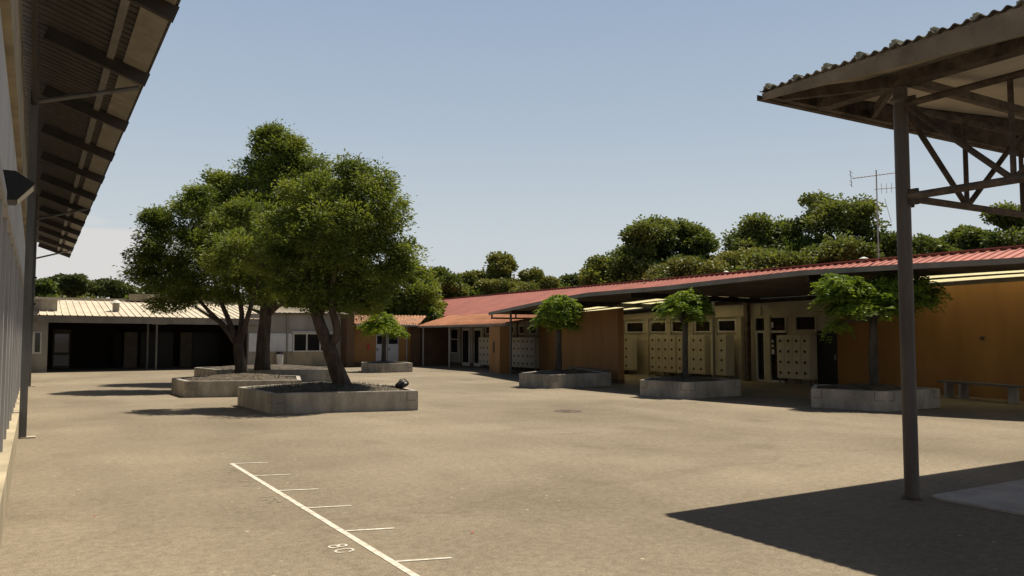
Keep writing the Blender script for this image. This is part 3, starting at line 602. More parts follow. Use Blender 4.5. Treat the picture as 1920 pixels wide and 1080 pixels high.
put('fascia', bm, 'gutter', cn)
bm = B()
for i in range(NP):
    p, q = cpt(i, 1, -.1), cpt(i+1, 1, -.1); seg(bm, p, q, .10, .16)
put('wall_plate', bm, 'metaldk', cn)
for i in (1, 3, 5, 8, 10):
    put('beam', seg(B(), cpt(i, .03, -.09), cpt(i, .99, -.09), .10, .17), 'metaldk', cn)
for x, y, z in ((19.8, 33.4, 2.98), (24.15, 24.25, 3.3)):
    put('post', tube(B(), [(x, y, 0), (x, y, z-.08)], .055, 10), 'greymetal', cn)
# light cross frame at the left end
bm = B(); seg(bm, (19.6, 34.95, 2.72), (23.5, 34.4, 2.72), .06, .08); seg(bm, (19.62, 34.95, 2.68), (19.62, 34.95, 2.98), .06, .06, up=(1, 0, 0)); seg(bm, (20.9, 34.75, 2.68), (20.9, 34.75, 2.98), .06, .06, up=(1, 0, 0))
put('end_frame', bm, 'metaldk', cn)
# ------------------------------------------------------------------ lockers
def lockers(x, y0, ncol, pitch, lab, zb=.16, zt2=1.86, depth=.48, wallx=25.2):
    t = thing('locker_bank', lab, 'lockers', (x, y0, 0), 'locker banks along the wing wall')
    y1 = y0+ncol*pitch
    put('cabinet', box(x+.025, x+depth, y0, y1, zb, zt2), 'locker', t)
    for yy in np.linspace(y0+.05, y1-.05, max(2, ncol//2+1)):
        bm = B(); bx(bm, x+.08, x+.12, yy-.02, yy+.02, 0, zb-.03); bx(bm, x+depth-.1, x+depth-.06, yy-.02, yy+.02, 0, zb-.03); bx(bm, x+.08, x+depth-.06, yy-.021, yy+.021, zb-.03, zb); bmesh.ops.remove_doubles(bm, verts=bm.verts, dist=.002); put('leg', bm, 'greymetal', t)
    rh = (zt2-zb-.04)/4
    for c in range(ncol):
        for r in range(4):
            a = y0+c*pitch+.012; b = y0+(c+1)*pitch-.012; z0 = zb+.02+r*rh+.01; z1 = zb+.02+(r+1)*rh-.01
            d = put('locker_door', box(x, x+.024, a, b, z0, z1), 'locker', t)
            m_ = (a+b)/2; zc = (z0+z1)/2
            bm = B(); bmesh.ops.create_cone(bm, cap_ends=True, segments=8, radius1=.06, radius2=.05, depth=.022, matrix=Matrix.Translation((x-.011, m_, zc)) @ Matrix.Rotation(RAD(90), 4, 'Y'))
            put('latch', bm, 'lockerdk', d)
lockers(24.30, 29.95, 4, .42, 'four-column cream locker bank just right of the free-standing ochre wall', zb=.2)
lockers(24.30, 26.75, 4, .43, 'cream locker bank beside the green door, left half behind the tree trunk', zb=.2)
lockers(24.30, 24.95, 4, .43, 'cream locker bank directly right of the second tree trunk', zb=.2)
lockers(24.30, 23.75, 2, .43, 'narrow two-column cream locker bank at end of the lit row', zb=.2)
lockers(24.70, 19.95, 4, .38, 'dim locker bank left of the black door under the canopy', zb=.2)
lockers(22.00, 34.75, 7, .44, 'grey-looking locker bank between ochre pier and free-standing ochre wall', zb=.18, zt2=1.76)
lockers(22.00, 39.0, 4, .44, 'locker bank left of the ochre pier under the terracotta verandah', zb=.18, zt2=1.76)
# ------------------------------------------------------------------ benches
def bench(p0, p1, lab, legs=(.06, .32, .95)):
    p0 = Vector((*p0, 0)); p1 = Vector((*p1, 0)); t = thing('bench', lab, 'bench', p0, 'benches against the ochre walls')
    put('seat', seg(B(), p0+Vector((0, 0, .47)), p1+Vector((0, 0, .47)), .34, .055), 'paleconc' if 0 else 'greymetal', t)
    for s in legs:
        q = p0.lerp(p1, s); d = (p1-p0).normalized(); put('leg', seg(B(), q-d*.05+Vector((0, 0, .221)), q+d*.05+Vector((0, 0, .221)), .28, .44), 'conc', t)
bench((23.35, 14.1), (22.55, 11.5), 'long dark bench on three legs against ochre wall, right of the largest planter', (.1, .3, .93))
bench((20.05, 28.6), (18.95, 24.75), 'low dark bench at foot of the free-standing ochre wall', (.05, .5, .93))
# ------------------------------------------------------------------ planters
def planter(poly, lab, h=.48, mound=.14, rim=.13, seed=1, grass=0):
    cx = sum(p[0] for p in poly)/len(poly); cy = sum(p[1] for p in poly)/len(poly)
    t = thing('planter', lab, 'planter', (cx, cy, 0), 'concrete planters in the yard'); r = random.Random(seed)
    def inset(d):
        out_ = []; n = len(poly)
        for i in range(n):
            p0, p1, p2 = Vector(poly[i-1]), Vector(poly[i]), Vector(poly[(i+1) % n]); a = (p1-p0).normalized(); b = (p2-p1).normalized()
            na = Vector((-a.y, a.x)); nb = Vector((-b.y, b.x)); bis = (na+nb).normalized(); out_.append(tuple(p1+bis*d/max(.35, bis.dot(na))))
        return out_
    inn = inset(rim); n = len(poly); bm = B()
    O0 = [bm.verts.new((x, y, 0)) for x, y in poly]; O1 = [bm.verts.new((x, y, h)) for x, y in poly]; I1 = [bm.verts.new((x, y, h)) for x, y in inn]; I0 = [bm.verts.new((x, y, .05)) for x, y in inn]
    for i in range(n):
        j = (i+1) % n
        bm.faces.new((O0[i], O0[j], O1[j], O1[i])); bm.faces.new((O1[i], O1[j], I1[j], I1[i])); bm.faces.new((I1[i], I1[j], I0[j], I0[i]))
    ed = [e for e in bm.edges if (e.verts[0] in O1+O0 and e.verts[1] in O1+O0)]
    bmesh.ops.bevel(bm, geom=[e for e in ed if not (e.verts[0] in O0 and e.verts[1] in O0)], offset=.018, segments=2, affect='EDGES')
    put('kerb_wall', bm, 'conc', t)
    # stepped block joints at corners
    for i in range(n):
        p = Vector(poly[i]); q = Vector(poly[(i+1) % n]); d = (q-p).normalized(); no = Vector((d.y, -d.x)); ln = (q-p).length
        for e, s in ((p+d*.28, 1), (q-d*.28, -1)):
            a = e+no*.0015; bm = B()
            seg(bm, (a.x, a.y, h*.52), (a.x, a.y, h-.02), .010, .004, up=(no.x, no.y, 0)); b_ = a+d*.22*s*-1
            seg(bm, (a.x, a.y, h*.52), (b_.x, b_.y, h*.52), .004, .010)
            put('joint', bm, 'metaldk', t)
    # soil mound
    bm = B(); rings = []
    for k, f in enumerate((1.0, .8, .6, .4, .2)):
        ring = []
        for i in range(n):
            for s in (0, .25, .5, .75):
                p = Vector(inn[i]).lerp(Vector(inn[(i+1) % n]), s); q = Vector((cx, cy)).lerp(p, f)
                ring.append(bm.verts.new((q.x, q.y, h-.05+mound*(1-f**2)+(r.uniform(-.02, .02) if k else 0))))
        rings.append(ring)
    c = bm.verts.new((cx, cy, h-.05+mound))
    for a, b in zip(rings, rings[1:]):
        for i in range(len(a)): bm.faces.new((a[i], a[(i+1) % len(a)], b[(i+1) % len(a)], b[i]))
    for i in range(len(rings[-1])): bm.faces.new((rings[-1][i], rings[-1][(i+1) % len(rings[-1])], c))
    put('soil', bm, 'soil', t, smooth=True)
    if grass:
        bm = B()
        for _ in range(grass):
            i = r.randrange(n); p = Vector(inn[i]).lerp(Vector(inn[(i+1) % n]), r.random()); f = r.random()**.5*.97; q = Vector((cx, cy)).lerp(p, f); z = h-.06+mound*(1-f*f)
            a = r.uniform(0, 6.3); hh = r.uniform(.03, .10); dx, dy = math.cos(a)*.012, math.sin(a)*.012; lx, ly = r.uniform(-.04, .04), r.uniform(-.04, .04)
            bm.faces.new([bm.verts.new(v_) for v_ in ((q.x-dx, q.y-dy, z), (q.x+dx, q.y+dy, z), (q.x+lx, q.y+ly, z+hh))])
        g_ = put('weeds', bm, 'grass', t, recalc=False); g_['kind'] = 'stuff'
    return t
planter([(4.6, 21.8), (4.78, 18.95), (8.1, 18.1), (8.5, 20.3), (7.3, 23.3)], 'nearest large concrete planter, polygonal, with black bag on its rim', seed=1, grass=500, mound=.17)
planter([(3.78, 27.6), (3.88, 25.3), (7.0, 24.3), (7.7, 26.9), (6.3, 30.0)], 'polygonal concrete planter directly behind the nearest one, forked tree in it', seed=2, grass=300, mound=.17)
planter([(5.9, 36.6), (6.3, 33.4), (10.35, 31.5), (11.2, 34.0), (9.2, 37.6)], 'farthest of the three large planters under the big trees', seed=3, grass=100, mound=.17)
planter([(14.15, 38.5), (14.9, 37.6), (16.55, 37.7), (16.9, 39.6), (14.8, 40.4)], 'small planter by the white doors holding the round yellow-green tree', seed=4, h=.46)
planter([(15.1, 24.9), (15.35, 23.2), (18.15, 23.4), (18.6, 25.2), (17.0, 26.3)], 'concrete planter with ball-shaped tree in front of the free-standing ochre wall', seed=5)
planter([(15.9, 19.1), (16.22, 17.3), (18.6, 17.55), (18.8, 19.2), (17.3, 20.3)], 'concrete planter in front of the lit lockers, middle of the right-hand three', seed=6)
planter([(17.05, 13.75), (17.6, 12.0), (19.8, 12.0), (20.2, 13.9), (18.6, 14.9)], 'concrete planter beside the long bench, nearest of the right-hand three', seed=7)
# black bag on the rim
t = thing('bag', 'small black bag with white patch slumped on the near planter rim', 'bag', (8.25, 19.35, .48))
bm = B(); bmesh.ops.create_icosphere(bm, subdivisions=3, radius=1)
for v_ in bm.verts:
    c = v_.co; k = 1+.08*math.sin(7*c.x+2)+.07*math.sin(9*c.y)
    c.z = max(c.z, -.75); v_.co = Vector((8.22+c.x*.17*k, 19.4+c.y*.12*k, .56+c.z*.105*k+.035*c.x))
put('body', bm, 'bag', t, smooth=True)
put('strap', tube(B(), [(8.08, 19.33, .60), (8.13, 19.30, .70), (8.24, 19.30, .71), (8.33, 19.32, .64)], .013, 6), 'bag', t)
bm = B(); bmesh.ops.create_icosphere(bm, subdivisions=2, radius=1)
for v_ in bm.verts: v_.co = Vector((8.27+v_.co.x*.05, 19.30+v_.co.y*.03, .60+v_.co.z*.022))
put('patch', bm, 'white', t, smooth=True)
# ------------------------------------------------------------------ antenna and vents on the red roof
t = thing('tv_antenna', 'tall thin television antenna mast on the red roof ridge', 'antenna', (30, 20.65, 4.9))
put('mast', tube(B(), [(30, 20.65, 4.85), (30, 20.65, 8.75)], .026, 8), 'galv', t)
dv = Vector((.40, -.92, .0)).normalized(); px_ = Vector((.92, .40, 0))
def yagi(z, l0, l1, n, up, ln, dz=0):
    bm = B(); a = Vector((30, 20.65, z))+dv*l0; b = Vector((30, 20.65, z+dz))+dv*l1; tube(bm, [a, b], .018, 6)
    for k in range(n):
        p = a.lerp(b, (k+.5)/n); q = (px_ if not up else Vector((0, 0, 1)))*ln*(1-.04*k); tube(bm, [p-q, p+q], .009, 5)
    return bm
bm = yagi(8.5, -.95, .95, 13, False, .17, .05)
for s in (-.22, -.1, .1, .22): tube(bm, [Vector((30, 20.65, 8.5+s*1.3))+dv*-1.0-px_*.3, Vector((30, 20.65, 8.5+s*1.3))+dv*-1.0+px_*.3], .009, 5)
tube(bm, [Vector((30, 20.65, 8.15))+dv*-.98, Vector((30, 20.65, 8.85))+dv*-1.02], .014, 5); put('boom', bm, 'galv', t)
bm = yagi(7.95, -.1, 1.05, 6, True, .22, -.03); put('boom', bm, 'galv', t)
put('stay', tube(B(), [(30, 20.65, 6.4), (30.05, 20.3, 6.38), (30.1, 20.1, 6.5), (30.0, 20.3, 7.5)], .010, 5), 'galv', t)
roof_vent(30.0, 21.35, 4.9, .18, .2, 'small white capped vent on the red ridge left of the antenna')
roof_vent(30.0, 29.2, 4.9, .16, .14, 'tiny pipe vent on the red ridge between the two big oaks')
# ------------------------------------------------------------------ trees
YAW = RAD(30.75); UR = np.array([math.cos(YAW), -math.sin(YAW), 0]); UF = np.array([math.sin(YAW), math.cos(YAW), 0]); UZ = np.array([0, 0, 1.0])
def leafmesh(name, pts, dirs, ln, wd, m, parent, rs):
    """one small rhombus leaf per point"""
    n = len(pts); t1 = dirs/np.linalg.norm(dirs, axis=1, keepdims=True)
    rv = rs.normal(size=(n, 3)); w1 = np.cross(t1, rv); w1 /= np.linalg.norm(w1, axis=1, keepdims=True)+1e-9
    L_ = (ln*rs.uniform(.65, 1.3, n))[:, None]; W_ = (wd*rs.uniform(.7, 1.25, n))[:, None]
    V = np.empty((n, 4, 3)); V[:, 0] = pts-t1*L_/2; V[:, 1] = pts+w1*W_/2+t1*L_*.05; V[:, 2] = pts+t1*L_/2; V[:, 3] = pts-w1*W_/2+t1*L_*.05
    me = bpy.data.meshes.new(name); me.vertices.add(4*n); me.vertices.foreach_set('co', V.reshape(-1).astype(np.float32))
    me.loops.add(4*n); me.loops.foreach_set('vertex_index', np.arange(4*n, dtype=np.int32)); me.polygons.add(n)
    me.polygons.foreach_set('loop_start', np.arange(0, 4*n, 4, dtype=np.int32)); me.polygons.foreach_set('loop_total', np.full(n, 4, dtype=np.int32)); me.update(calc_edges=True)
    me.materials.append(M[m]); o = bpy.data.objects.new(name, me); COL.objects.link(o)
    if parent:
        o.parent = parent; me.transform(Matrix.Translation(-parent.location))
    return o
def crown_pts(base, blobs, density, clump, rs, per=40, tuft=3):
    """blobs: (u right, v forward, z, ru, rz) in metres from the trunk base; leaves gather in clumps on and in each blob"""
    P = []; D = []; full = list(blobs)
    for (u, v, z, ru, rzz) in blobs:
        for _ in range(tuft):
            a = rs.uniform(0, 6.28); q = rs.uniform(.5, .95); k_ = rs.uniform(.22, .42)
            full.append((u+math.cos(a)*ru*q, v+math.sin(a)*ru*q, z+rzz*rs.uniform(.35, 1.0)*(1.25-q), ru*k_, rzz*k_*1.25))
    for (u, v, z, ru, rzz) in full:
        c = np.array(base)+UR*u+UF*v+UZ*z
        vol = ru*ru*rzz; k = max(5, int(density*vol**.75))
        d = rs.normal(size=(k, 3)); d /= np.linalg.norm(d, axis=1, keepdims=True)
        d[:, 2] = np.where(d[:, 2] < -.35, d[:, 2]*.6, d[:, 2])
        r = rs.uniform(.35, 1.06, k)**.55
        cc = c+d*r[:, None]*np.array([ru, ru, rzz])
        sz = clump*rs.uniform(.6, 1.35, k)
        for j in range(k):
            m_ = int(per*rs.uniform(.55, 1.4)); q = rs.normal(size=(m_, 3)); q /= np.maximum(1, np.linalg.norm(q, axis=1, keepdims=True)/1.6)
            q[:(m_//9 if clump < .27 else 0)] *= 1.6; q = q*sz[j]*np.array([1, 1, .68]); P.append(cc[j]+q); D.append(q*np.array([1, 1, .6])+d[j]*sz[j]*.6+np.array([0, 0, -.12*sz[j]])+rs.normal(size=(m_, 3))*sz[j]*.5)
    return np.concatenate(P), np.concatenate(D)
def branch(bm, base, pts, r0, r1, n=8, wob=.06):
    P = [Vector(base)+Vector(UR*u+UF*v+UZ*z) for u, v, z in pts]; k = len(P)
    # smooth a little by subdividing
    Q = []
    for i in range(k-1):
        a = P[max(i-1, 0)]; b = P[i]; c = P[i+1]; d = P[min(i+2, k-1)]
        for s in (0, .33, .66): Q.append(.5*((2*b)+(c-a)*s+(2*a-5*b+4*c-d)*s*s+(3*b-a-3*c+d)*s**3))
    Q.append(P[-1]); m_ = len(Q)
    tube(bm, Q, [r0+(r1-r0)*i/(m_-1) for i in range(m_)], n, wob=wob)
def twigs(bm, base, blobs, starts, rs, n=3, r=.03):
    for (u, v, z, ru, rzz) in blobs:
        s = min(starts, key=lambda q: (q[0]-u)**2+(q[1]-v)**2+(q[2]-z)**2)
        for _ in range(n):
            d = rs.normal(size=3); d /= np.linalg.norm(d); e = (u+d[0]*ru*.75, v+d[1]*ru*.75, z+d[2]*rzz*.7)
            mid = tuple((a+b)/2+rs.uniform(-.1, .1)*ru for a, b in zip(s, e)); branch(bm, base, [s, mid, e], r, r*.3, 5, 0)
def big_tree(label, base, limbs, blobs, leaf, density, clump, per, ln, wd, seed, bark='bark', flare=1.25, group=None, cat='tree', tw=3, name='tree', kind='crown'):
    rs = np.random.RandomState(seed); t = thing(name, label, cat, base, group); bm = B(); starts = []
    for pts, r0, r1 in limbs:
        branch(bm, base, pts, r0, r1, 12 if r0 > .12 else 8); starts += pts[1:]
    if tw: twigs(bm, base, blobs, starts, rs, tw, max(.012, limbs[0][1]*.09))
    put('trunk', bm, bark, t, smooth=True)
    P, D = crown_pts(base, blobs, density, clump, rs, per); leafmesh('crown', P, D, ln, wd, leaf, t, rs); return t
# nearest tree: leaning forked trunk, crown to the upper right
T1 = (6.85, 20.1, .58)
big_tree('nearest big tree with leaning forked trunk, in the front planter', T1,
    [([(.02, 0, -.1), (-.10, 0, .25), (-.38, 0, 1.0), (-.70, .1, 1.75), (-1.0, .2, 2.7), (-.9, .4, 3.8)], .25, .07), ([(-.36, 0, .95), (-.12, -.05, 1.35), (-.30, -.1, 2.1), (-.15, -.2, 3.0), (.2, -.2, 4.2)], .13, .04), ([(-.65, .1, 1.7), (-.2, .3, 2.6), (.6, .3, 3.6)], .08, .03), ([(-.95, .2, 2.4), (-1.7, -.1, 2.9), (-2.7, -.3, 3.3)], .08, .025)],
    [(-1.9, -.2, 3.2, .8, .6), (-2.7, -.3, 3.4, .75, .5), (-3.2, -.3, 3.0, .45, .35), (-1.7, 0, 4.1, .7, .6), (-.9, .1, 2.15, .6, .35), (-.3, .3, 2.2, .6, .35), (.3, .1, 2.0, .6, .35), (.7, .1, 2.1, .5, .3), (-1.4, .2, 2.3, .5, .35), (.6, .2, 4.45, .95, 1.0), (.25, .1, 5.4, .45, .55), (.9, .1, 5.1, .4, .5), (1.5, .2, 3.4, .4, .4), (-.95, .1, 4.9, .6, .6), (-.6, .1, 2.45, .6, .4), (.35, -.2, 3.3, 1.0, .75), (.9, .3, 3.2, .75, .75), (1.0, 0, 4.1, .55, .6), (-.5, 0, 3.4, 1.1, .9), (-.4, .2, 4.5, .9, .8), (.4, 0, 5.0, .6, .45), (.8, .2, 2.6, .7, .5), (-1.2, .2, 3.0, .8, .6), (1.35, .1, 2.85, .35, .4), (0, -.6, 3.9, .9, .8)],
    'leafash', 44, .165, 105, .105, .036, 11)
T2 = (6.05, 28.1, .58)
big_tree('left big tree whose trunk forks low into four stems, in the middle planter', T2,
    [([(0, 0, -.1), (-.05, 0, .35), (-.15, 0, 1.0)], .24, .15), ([(-.15, 0, .95), (-.7, .1, 1.6), (-1.35, .1, 2.25), (-2.0, .1, 3.0)], .12, .03), ([(-.15, 0, 1.0), (-.6, .2, 1.9), (-1.0, .3, 2.8), (-1.2, .2, 4)], .11, .04), ([(-.12, 0, 1.05), (-.1, .2, 2.0), (-.3, .2, 3.0), (-.4, .2, 4.5)], .11, .04), ([(-.1, 0, 1.0), (.15, -.1, 1.7), (.4, -.1, 2.6), (.6, 0, 3.8)], .12, .04), ([(-.5, .1, 1.5), (-1.2, -.2, 2.0), (-1.7, -.3, 2.35)], .06, .02)],
    [(-2.1, 0, 4.2, 1.15, 1.0), (-2.9, 0, 5.2, .4, .5), (-1.5, 0, 5.9, .5, .6), (-2.35, 0, 2.3, .7, .35), (-3.5, .1, 3.2, .6, .45), (-.9, 0, 2.5, .6, .4), (.3, .1, 2.6, .6, .35), (-2.7, .1, 3.4, 1.1, .75), (-1.7, -.1, 5.0, .85, .85), (-2.9, 0, 4.9, .5, .55), (-1.3, 0, 3.2, 1.2, .7), (-.5, 0, 3.5, .95, .8), (-1.0, -.4, 4.0, .8, .7), (-.7, .1, 4.8, 1.0, .9), (.0, .2, 5.4, .5, .5), (-3.3, 0, 4.0, .55, .4), (-2.2, -.1, 2.75, .9, .45), (.55, .3, 3.2, .7, .7), (.35, .5, 4.3, .75, .8), (-1.9, .1, 5.65, .4, .4)],
    'leafash', 44, .195, 105, .120, .040, 12)
T3 = (7.85, 32.7, .58)
big_tree('tallest central tree with thick straight trunk, in the far planter', T3,
    [([(0, 0, -.1), (0, 0, .5), (.06, 0, 1.8), (.12, 0, 3.2), (.2, 0, 5.0), (.3, 0, 7.2), (.4, 0, 8.8)], .33, .05), ([(.08, 0, 2.0), (.6, -.1, 2.5), (1.3, -.1, 2.8), (2.2, 0, 3.6)], .17, .05), ([(.1, 0, 3.0), (-.9, 0, 4.4), (-1.7, .1, 5.8)], .13, .04), ([(.15, 0, 4.0), (1.0, 0, 5.5), (1.8, .1, 7.0)], .12, .04)],
    [(.4, 0, 8.3, .8, .9), (0, 0, 9.2, .42, .6), (.1, 0, 8.7, .6, .5), (-.3, 0, 7.9, .6, .6), (1.0, 0, 8.6, .5, .5), (.9, 0, 8.9, .35, .5), (-1.7, 0, 7.4, .6, .5), (2.9, .1, 6.3, .8, .8), (-2.3, 0, 6.4, .7, .6), (2.9, .1, 5.2, .9, .8), (.2, 0, 3.0, 1.2, .5), (2.2, 0, 2.9, 1.2, .5), (.3, 0, 9.25, .38, .6), (1.2, .1, 7.9, .9, .7), (1.9, .1, 8.0, .65, .55), (.2, 0, 7.1, 1.3, 1.0), (1.9, 0, 6.9, 1.2, .9), (-.9, 0, 6.9, 1.1, .9), (-1.5, .1, 6.0, 1.1, 1.0), (.3, -.3, 5.7, 1.7, 1.2), (2.3, 0, 5.4, 1.5, 1.2), (-1.0, 0, 4.6, 1.5, 1.0), (1.2, -.1, 4.2, 1.7, 1.0), (3.0, .1, 4.0, 1.3, .9), (-.5, 0, 3.5, 1.2, .7), (2.6, 0, 7.2, .6, .6), (-1.9, 0, 7.0, .5, .5)],
    'leafash', 40, .22, 105, .140, .048, 13)
# small planter trees
def frond_tree(label, base, h, crown, leaf, nf, fl, seed, sp, trunk_r=.12, name='small_tree'):
    """clipped head of drooping compound leaves on one straight trunk"""
    rs = np.random.RandomState(seed); t = thing(name, label, 'tree', base, 'small trees in the planters'); bm = B()
    cz_ = crown[0][2]; branch(bm, base, [(0, 0, -.12), (.01, 0, h*.5), (.02, 0, h)], trunk_r, trunk_r*.75, 12)
    for (u, v, z, ru, rzz) in crown:
        for _ in range(6):
            a = rs.uniform(0, 6.28); branch(bm, base, [(0, 0, h-.05), (u*.5+math.cos(a)*ru*.3, v*.5+math.sin(a)*ru*.3, (h+z)/2), (u+math.cos(a)*ru*.75, v+math.sin(a)*ru*.75, z+rs.uniform(-.2, .6)*rzz)], trunk_r*.38, .012, 6, .02)
    put('trunk', bm, 'barkg', t, smooth=True)
    P = []; D = []
    for (u, v, z, ru, rzz) in crown:
        n = int(1.5*nf*ru*ru*rzz/.6)+14
        for _ in range(n):
            d = rs.normal(size=3); d /= np.linalg.norm(d); d[2] = abs(d[2])*1.1-.35
            r = rs.uniform(.35, 1)**.6; p = np.array(base)+UR*u+UF*v+UZ*z+d*r*np.array([ru, ru, rzz])
            o = np.array([d[0], d[1], .25])+rs.normal(size=3)*.35; o /= np.linalg.norm(o); L_ = fl*rs.uniform(.6, 1.25); droop = rs.uniform(.5, 1.1)
            side = np.cross(o, [0, 0, 1.]); side /= np.linalg.norm(side)+1e-6; q = p-o*L_*.35
            for k in range(1, sp+1):
                s = k/sp; c = q+o*L_*s+np.array([0, 0, -droop*L_*s*s*.75]); ll = fl*.30*(1-.4*abs(s-.45))
                for sg in (-1, 1):
                    dd = side*sg+o*.45+np.array([0, 0, -.35*droop])+rs.normal(size=3)*.12; dd /= np.linalg.norm(dd); P.append(c+dd*ll*.5); D.append(dd*ll)
    P = np.array(P); D = np.array(D); ln = fl*.30
    leafmesh('crown', P, D, ln, ln*.36, leaf, t, rs)
frond_tree('bushy ball-headed small tree in front of the free-standing ochre wall', (16.45, 24.35, .5), 1.75, [(0, 0, 2.15, .78, .62), (-.32, 0, 1.9, .5, .42), (.35, -.1, 2.35, .5, .45), (0, -.1, 2.6, .55, .35), (.2, .1, 1.75, .5, .35)], 'leafsm', 420, .36, 21, 9, .13)
frond_tree('small feathery tree with slim trunk in front of the lit lockers', (17.1, 18.4, .5), 1.75, [(0, 0, 2.2, .72, .45), (-.4, 0, 2.2, .42, .32), (.38, 0, 2.25, .42, .5), (.1, 0, 2.55, .5, .28), (.35, 0, 1.9, .3, .35)], 'leafsm', 340, .37, 22, 9, .10)
frond_tree('wide drooping feathery tree partly behind the round shelter post', (18.55, 13.0, .5), 1.8, [(-.85, 0, 2.7, .55, .35), (1.45, .1, 2.55, .4, .3), (.9, .1, 2.7, .6, .35), (.3, 0, 2.45, .8, .4), (-.15, 0, 2.1, .9, .45), (-.85, 0, 2.35, .5, .45), (.75, 0, 2.3, .7, .4), (1.3, .1, 2.35, .42, .35), (.55, .1, 2.8, .45, .22), (-.5, 0, 2.6, .55, .32), (-.85, .1, 1.6, .25, .25)], 'leafsm', 300, .41, 23, 9, .125)
frond_tree('small round yellow-green tree by the white doors at far centre', (15.45, 38.9, .5), 1.5, [(0, 0, 1.75, 1.0, .55), (-.1, 0, 2.25, .7, .4), (.75, 0, 1.5, .45, .35), (-.7, 0, 1.9, .5, .4)], 'leafyel', 300, .42, 24, 8, .13)
# far trees: bearing (deg right of +Y) and distance from the world origin
def far_tree(label, brg, dist, top, width, leaf, seed, style='oak', dens=1.0, group='trees beyond the buildings', low=2.0):
    rs = np.random.RandomState(seed); a = RAD(brg); base = (math.sin(a)*dist, math.cos(a)*dist, 0); blobs = []; R_ = width/2
    if style == 'pine':
        for _ in range(7): u = rs.uniform(-1, 1)*R_*.75; blobs.append((u, rs.uniform(-.5, .5)*R_, top-R_*.32-abs(u)*.28+rs.uniform(-.3, .2), R_*rs.uniform(.28, .5), R_*rs.uniform(.16, .26)))
        blobs.append((0, 0, top-R_*.28, R_*.55, R_*.26)); limbs = [([(0, 0, 0), (.2, 0, top*.5), (0, 0, top*.9)], .3, .1), ([(.1, 0, top*.6), (-R_*.5, 0, top*.82)], .12, .05), ([(.1, 0, top*.6), (R_*.5, 0, top*.82)], .12, .05)]
    elif style == 'tall':
        n = 15
        for k in range(n):
            s = k/(n-1); z = low+(top-low)*s*.96; w_ = R_*(.9-.62*s**1.6); blobs.append((rs.uniform(-.6, .6)*w_, rs.uniform(-.6, .6)*w_, z, max(.5, w_*rs.uniform(.4, .7)), max(.5, R_*rs.uniform(.25, .4))))
        limbs = [([(0, 0, 0), (.1, 0, top*.5), (0, 0, top*.93)], .28, .05)]
    else:
        n = int(22+width*2.0); H_ = top-low
        for k in range(n):
            u = rs.uniform(-1, 1); z = rs.uniform(.1, 1)**.7; lim = (max(.05, 1-abs(u)**3.4))**.5*rs.uniform(.84, 1); rr = min(R_*.32, H_*.28)*rs.uniform(.42, 1.2); rz_ = rr*.62
            zz_ = low+(H_-rz_)*min(z, lim); blobs.append((u*(R_-rr*.7), rs.uniform(-.6, .6)*R_, zz_, rr, rz_))
        limbs = [([(0, 0, 0), (.2, 0, low+.5), (R_*.1, 0, top*.75)], .38, .12), ([(.1, 0, low), (-R_*.5, 0, top*.7)], .2, .06), ([(.1, 0, low), (R_*.55, 0, top*.72)], .2, .06), ([(.1, 0, low*1.2), (-R_*.2, 0, top*.85)], .16, .05)]
    ll = max(.13, dist*.0042)
    big_tree(label, base, limbs, blobs, leaf, 9*dens, .30+dist*.0020, 70, ll*1.0, ll*.6, seed, group=group, tw=2, name={'pine': 'pine_tree', 'tall': 'poplar_tree', 'oak': 'oak_tree'}[style])
def brg(px): return 30.75+math.degrees(math.atan((px-960)/1500))
def P(py, px, dist):            # height that reads at picture row py for a tree at this distance
    dep = dist*math.cos(RAD(brg(px)-30.75)); return 1.8+(631-py)/1500*dep
def ft(label, px, py, wpx, dist, leaf, seed, style='oak', dens=1.0, low=2.0):
    far_tree(label, brg(px), dist, P(py, px, dist), wpx/1500*dist*math.cos(RAD(brg(px)-30.75)), leaf, seed, style, dens, low=low)
ft('broad oak above the red roof, left of the two large ones', 1250, 408, 215, 56, 'leafoak', 31, low=2.5, dens=1.1)
ft('lower shrubby oak at left foot of the left large oak', 1145, 472, 110, 54, 'leafoak', 32)
ft('tallest oak above the red roof, just left of the antenna', 1550, 354, 215, 52, 'leafoak', 33, low=2.5, dens=1.15)
ft('wide oak joined to the left side of the tallest one', 1440, 388, 170, 54, 'leafoak', 40, low=2.5, dens=1.1)
ft('olive-tinted bushy tree between the two large oaks', 1375, 462, 150, 48, 'leafoaky', 34)
ft('low olive-tinted tree at foot of the left large oak', 1280, 485, 120, 47, 'leafoaky', 35)
ft('oak directly behind the antenna mast', 1685, 425, 150, 52, 'leafoak', 36)
ft('small oak seen right of the round shelter post', 1815, 420, 95, 62, 'leafoak', 37)
ft('dark oak at the right edge under the shelter truss', 1925, 366, 150, 55, 'leafoak', 38)
ft('low oak linking the right-edge trees above the red roof', 1860, 428, 130, 58, 'leafoak', 39)
ft('feathery pale green tree standing highest behind the far red roof', 945, 487, 120, 88, 'leafoaky', 41, 'tall')
ft('pale green tree right of the feathery one, behind the far red roof', 1003, 505, 90, 92, 'leafoaky', 42, 'oak')
ft('rounded green tree left of the feathery one above the red roof end', 885, 512, 100, 90, 'leafoaky', 43)
ft('dark oak right of the tiled roof beside the far red roof end', 830, 503, 100, 72, 'leafoak', 44, low=1.0)
ft('fine-leaved green tree behind the brown tiled roof, touching the big crowns', 757, 490, 125, 56, 'leafash', 45, low=1.0, dens=1.2)
ft('dark tree filling the gap behind the small yellow-green tree', 690, 500, 110, 62, 'leafash', 46, low=1.0)
ft('flat-topped pine far right of the feathery tree above the red roof', 1072, 517, 75, 120, 'leafpine', 47, 'pine')
ft('low wood edge pine left of the flat-topped one', 1030, 527, 60, 120, 'leafpine', 48, 'oak')
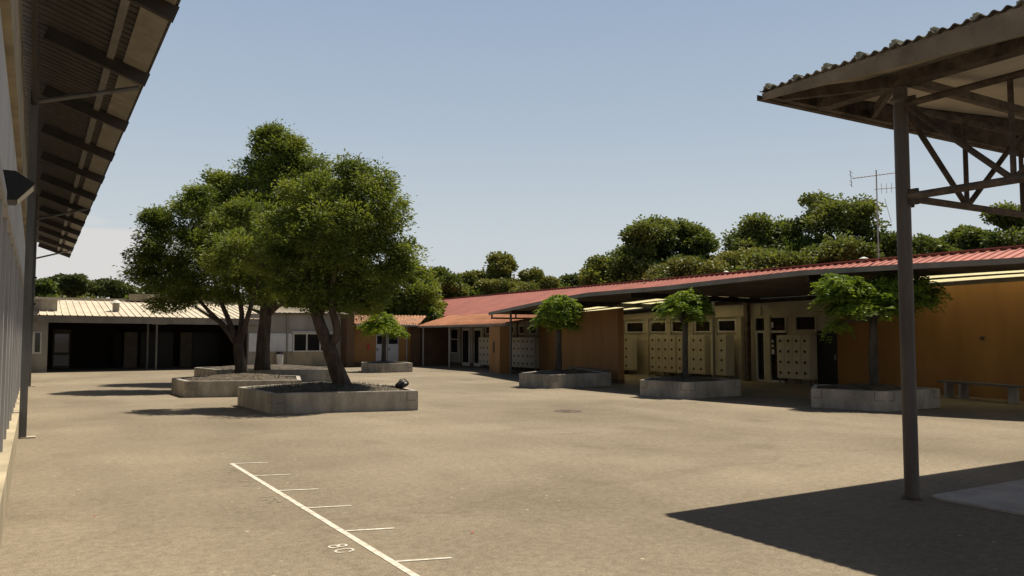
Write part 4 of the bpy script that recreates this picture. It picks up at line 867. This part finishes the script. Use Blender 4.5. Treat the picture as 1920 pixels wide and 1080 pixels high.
for lab, px, py, wp, ds, lf, sd in (('bushy tree filling the gap right of the dark oak at red roof end', 862, 520, 120, 84, 'leafoak', 81), ('low bushy tree under the feathery pale tree', 950, 522, 150, 86, 'leafoaky', 82),
    ('low dark tree left of the flat-topped pine', 1035, 533, 110, 96, 'leafoak', 83), 
    ('right half of the broad left oak, its highest part', 1298, 410, 110, 57, 'leafoak', 89), ('low oak under the joined oak, behind the canopy roof', 1450, 455, 180, 47, 'leafoak', 85), ('low oak under the tallest one, left of the antenna foot', 1590, 445, 170, 47, 'leafoak', 86), ('left shoulder oak of the broad left oak', 1195, 440, 110, 58, 'leafoak', 87), ('oak low behind the shelter post', 1745, 450, 120, 55, 'leafoak', 88)):
    ft(lab, px, py, wp, ds, lf, sd)
LL = ['bushy dark tree behind the left hall post, leftmost on the skyline', 'umbrella pine with a separate tuft, first from the left hall', 'dark round pine just right of the tufted pine', 'pine above the square roof vent on the skyline', 'low green tree between roof vent and big crown', 'dark low pine partly behind the left big crown', 'skyline tree seen through the left big crown', 'skyline tree behind the forked stems']
for i, (px, py, wp, st, lf) in enumerate(((75, 520, 70, 'oak', 'leafoak'), (125, 519, 62, 'pine', 'leafpine'), (158, 534, 66, 'pine', 'leafpine'), (206, 528, 70, 'pine', 'leafpine'), (250, 540, 80, 'oak', 'leafpine'), (310, 537, 90, 'oak', 'leafpine'), (400, 545, 110, 'oak', 'leafpine'), (520, 545, 130, 'oak', 'leafoak'))):
    ft(LL[i], px, py, wp, 112+i*2, lf, 60+i, st, .9)
ft('long low thicket row behind the white roof, left part', 130, 550, 150, 104, 'leafoaky', 71, 'oak', .9, low=1.0)
ft('long low thicket row behind the white roof, right part', 260, 553, 150, 108, 'leafoak', 72, 'oak', .9, low=1.0)
ft('thicket behind the grey service wall roof', 600, 548, 150, 96, 'leafoak', 73, 'oak', .9, low=1.0)
ft('low thicket between the flat-topped pine and the red roof', 1090, 535, 110, 100, 'leafoaky', 74, 'oak', .9, low=1.0)
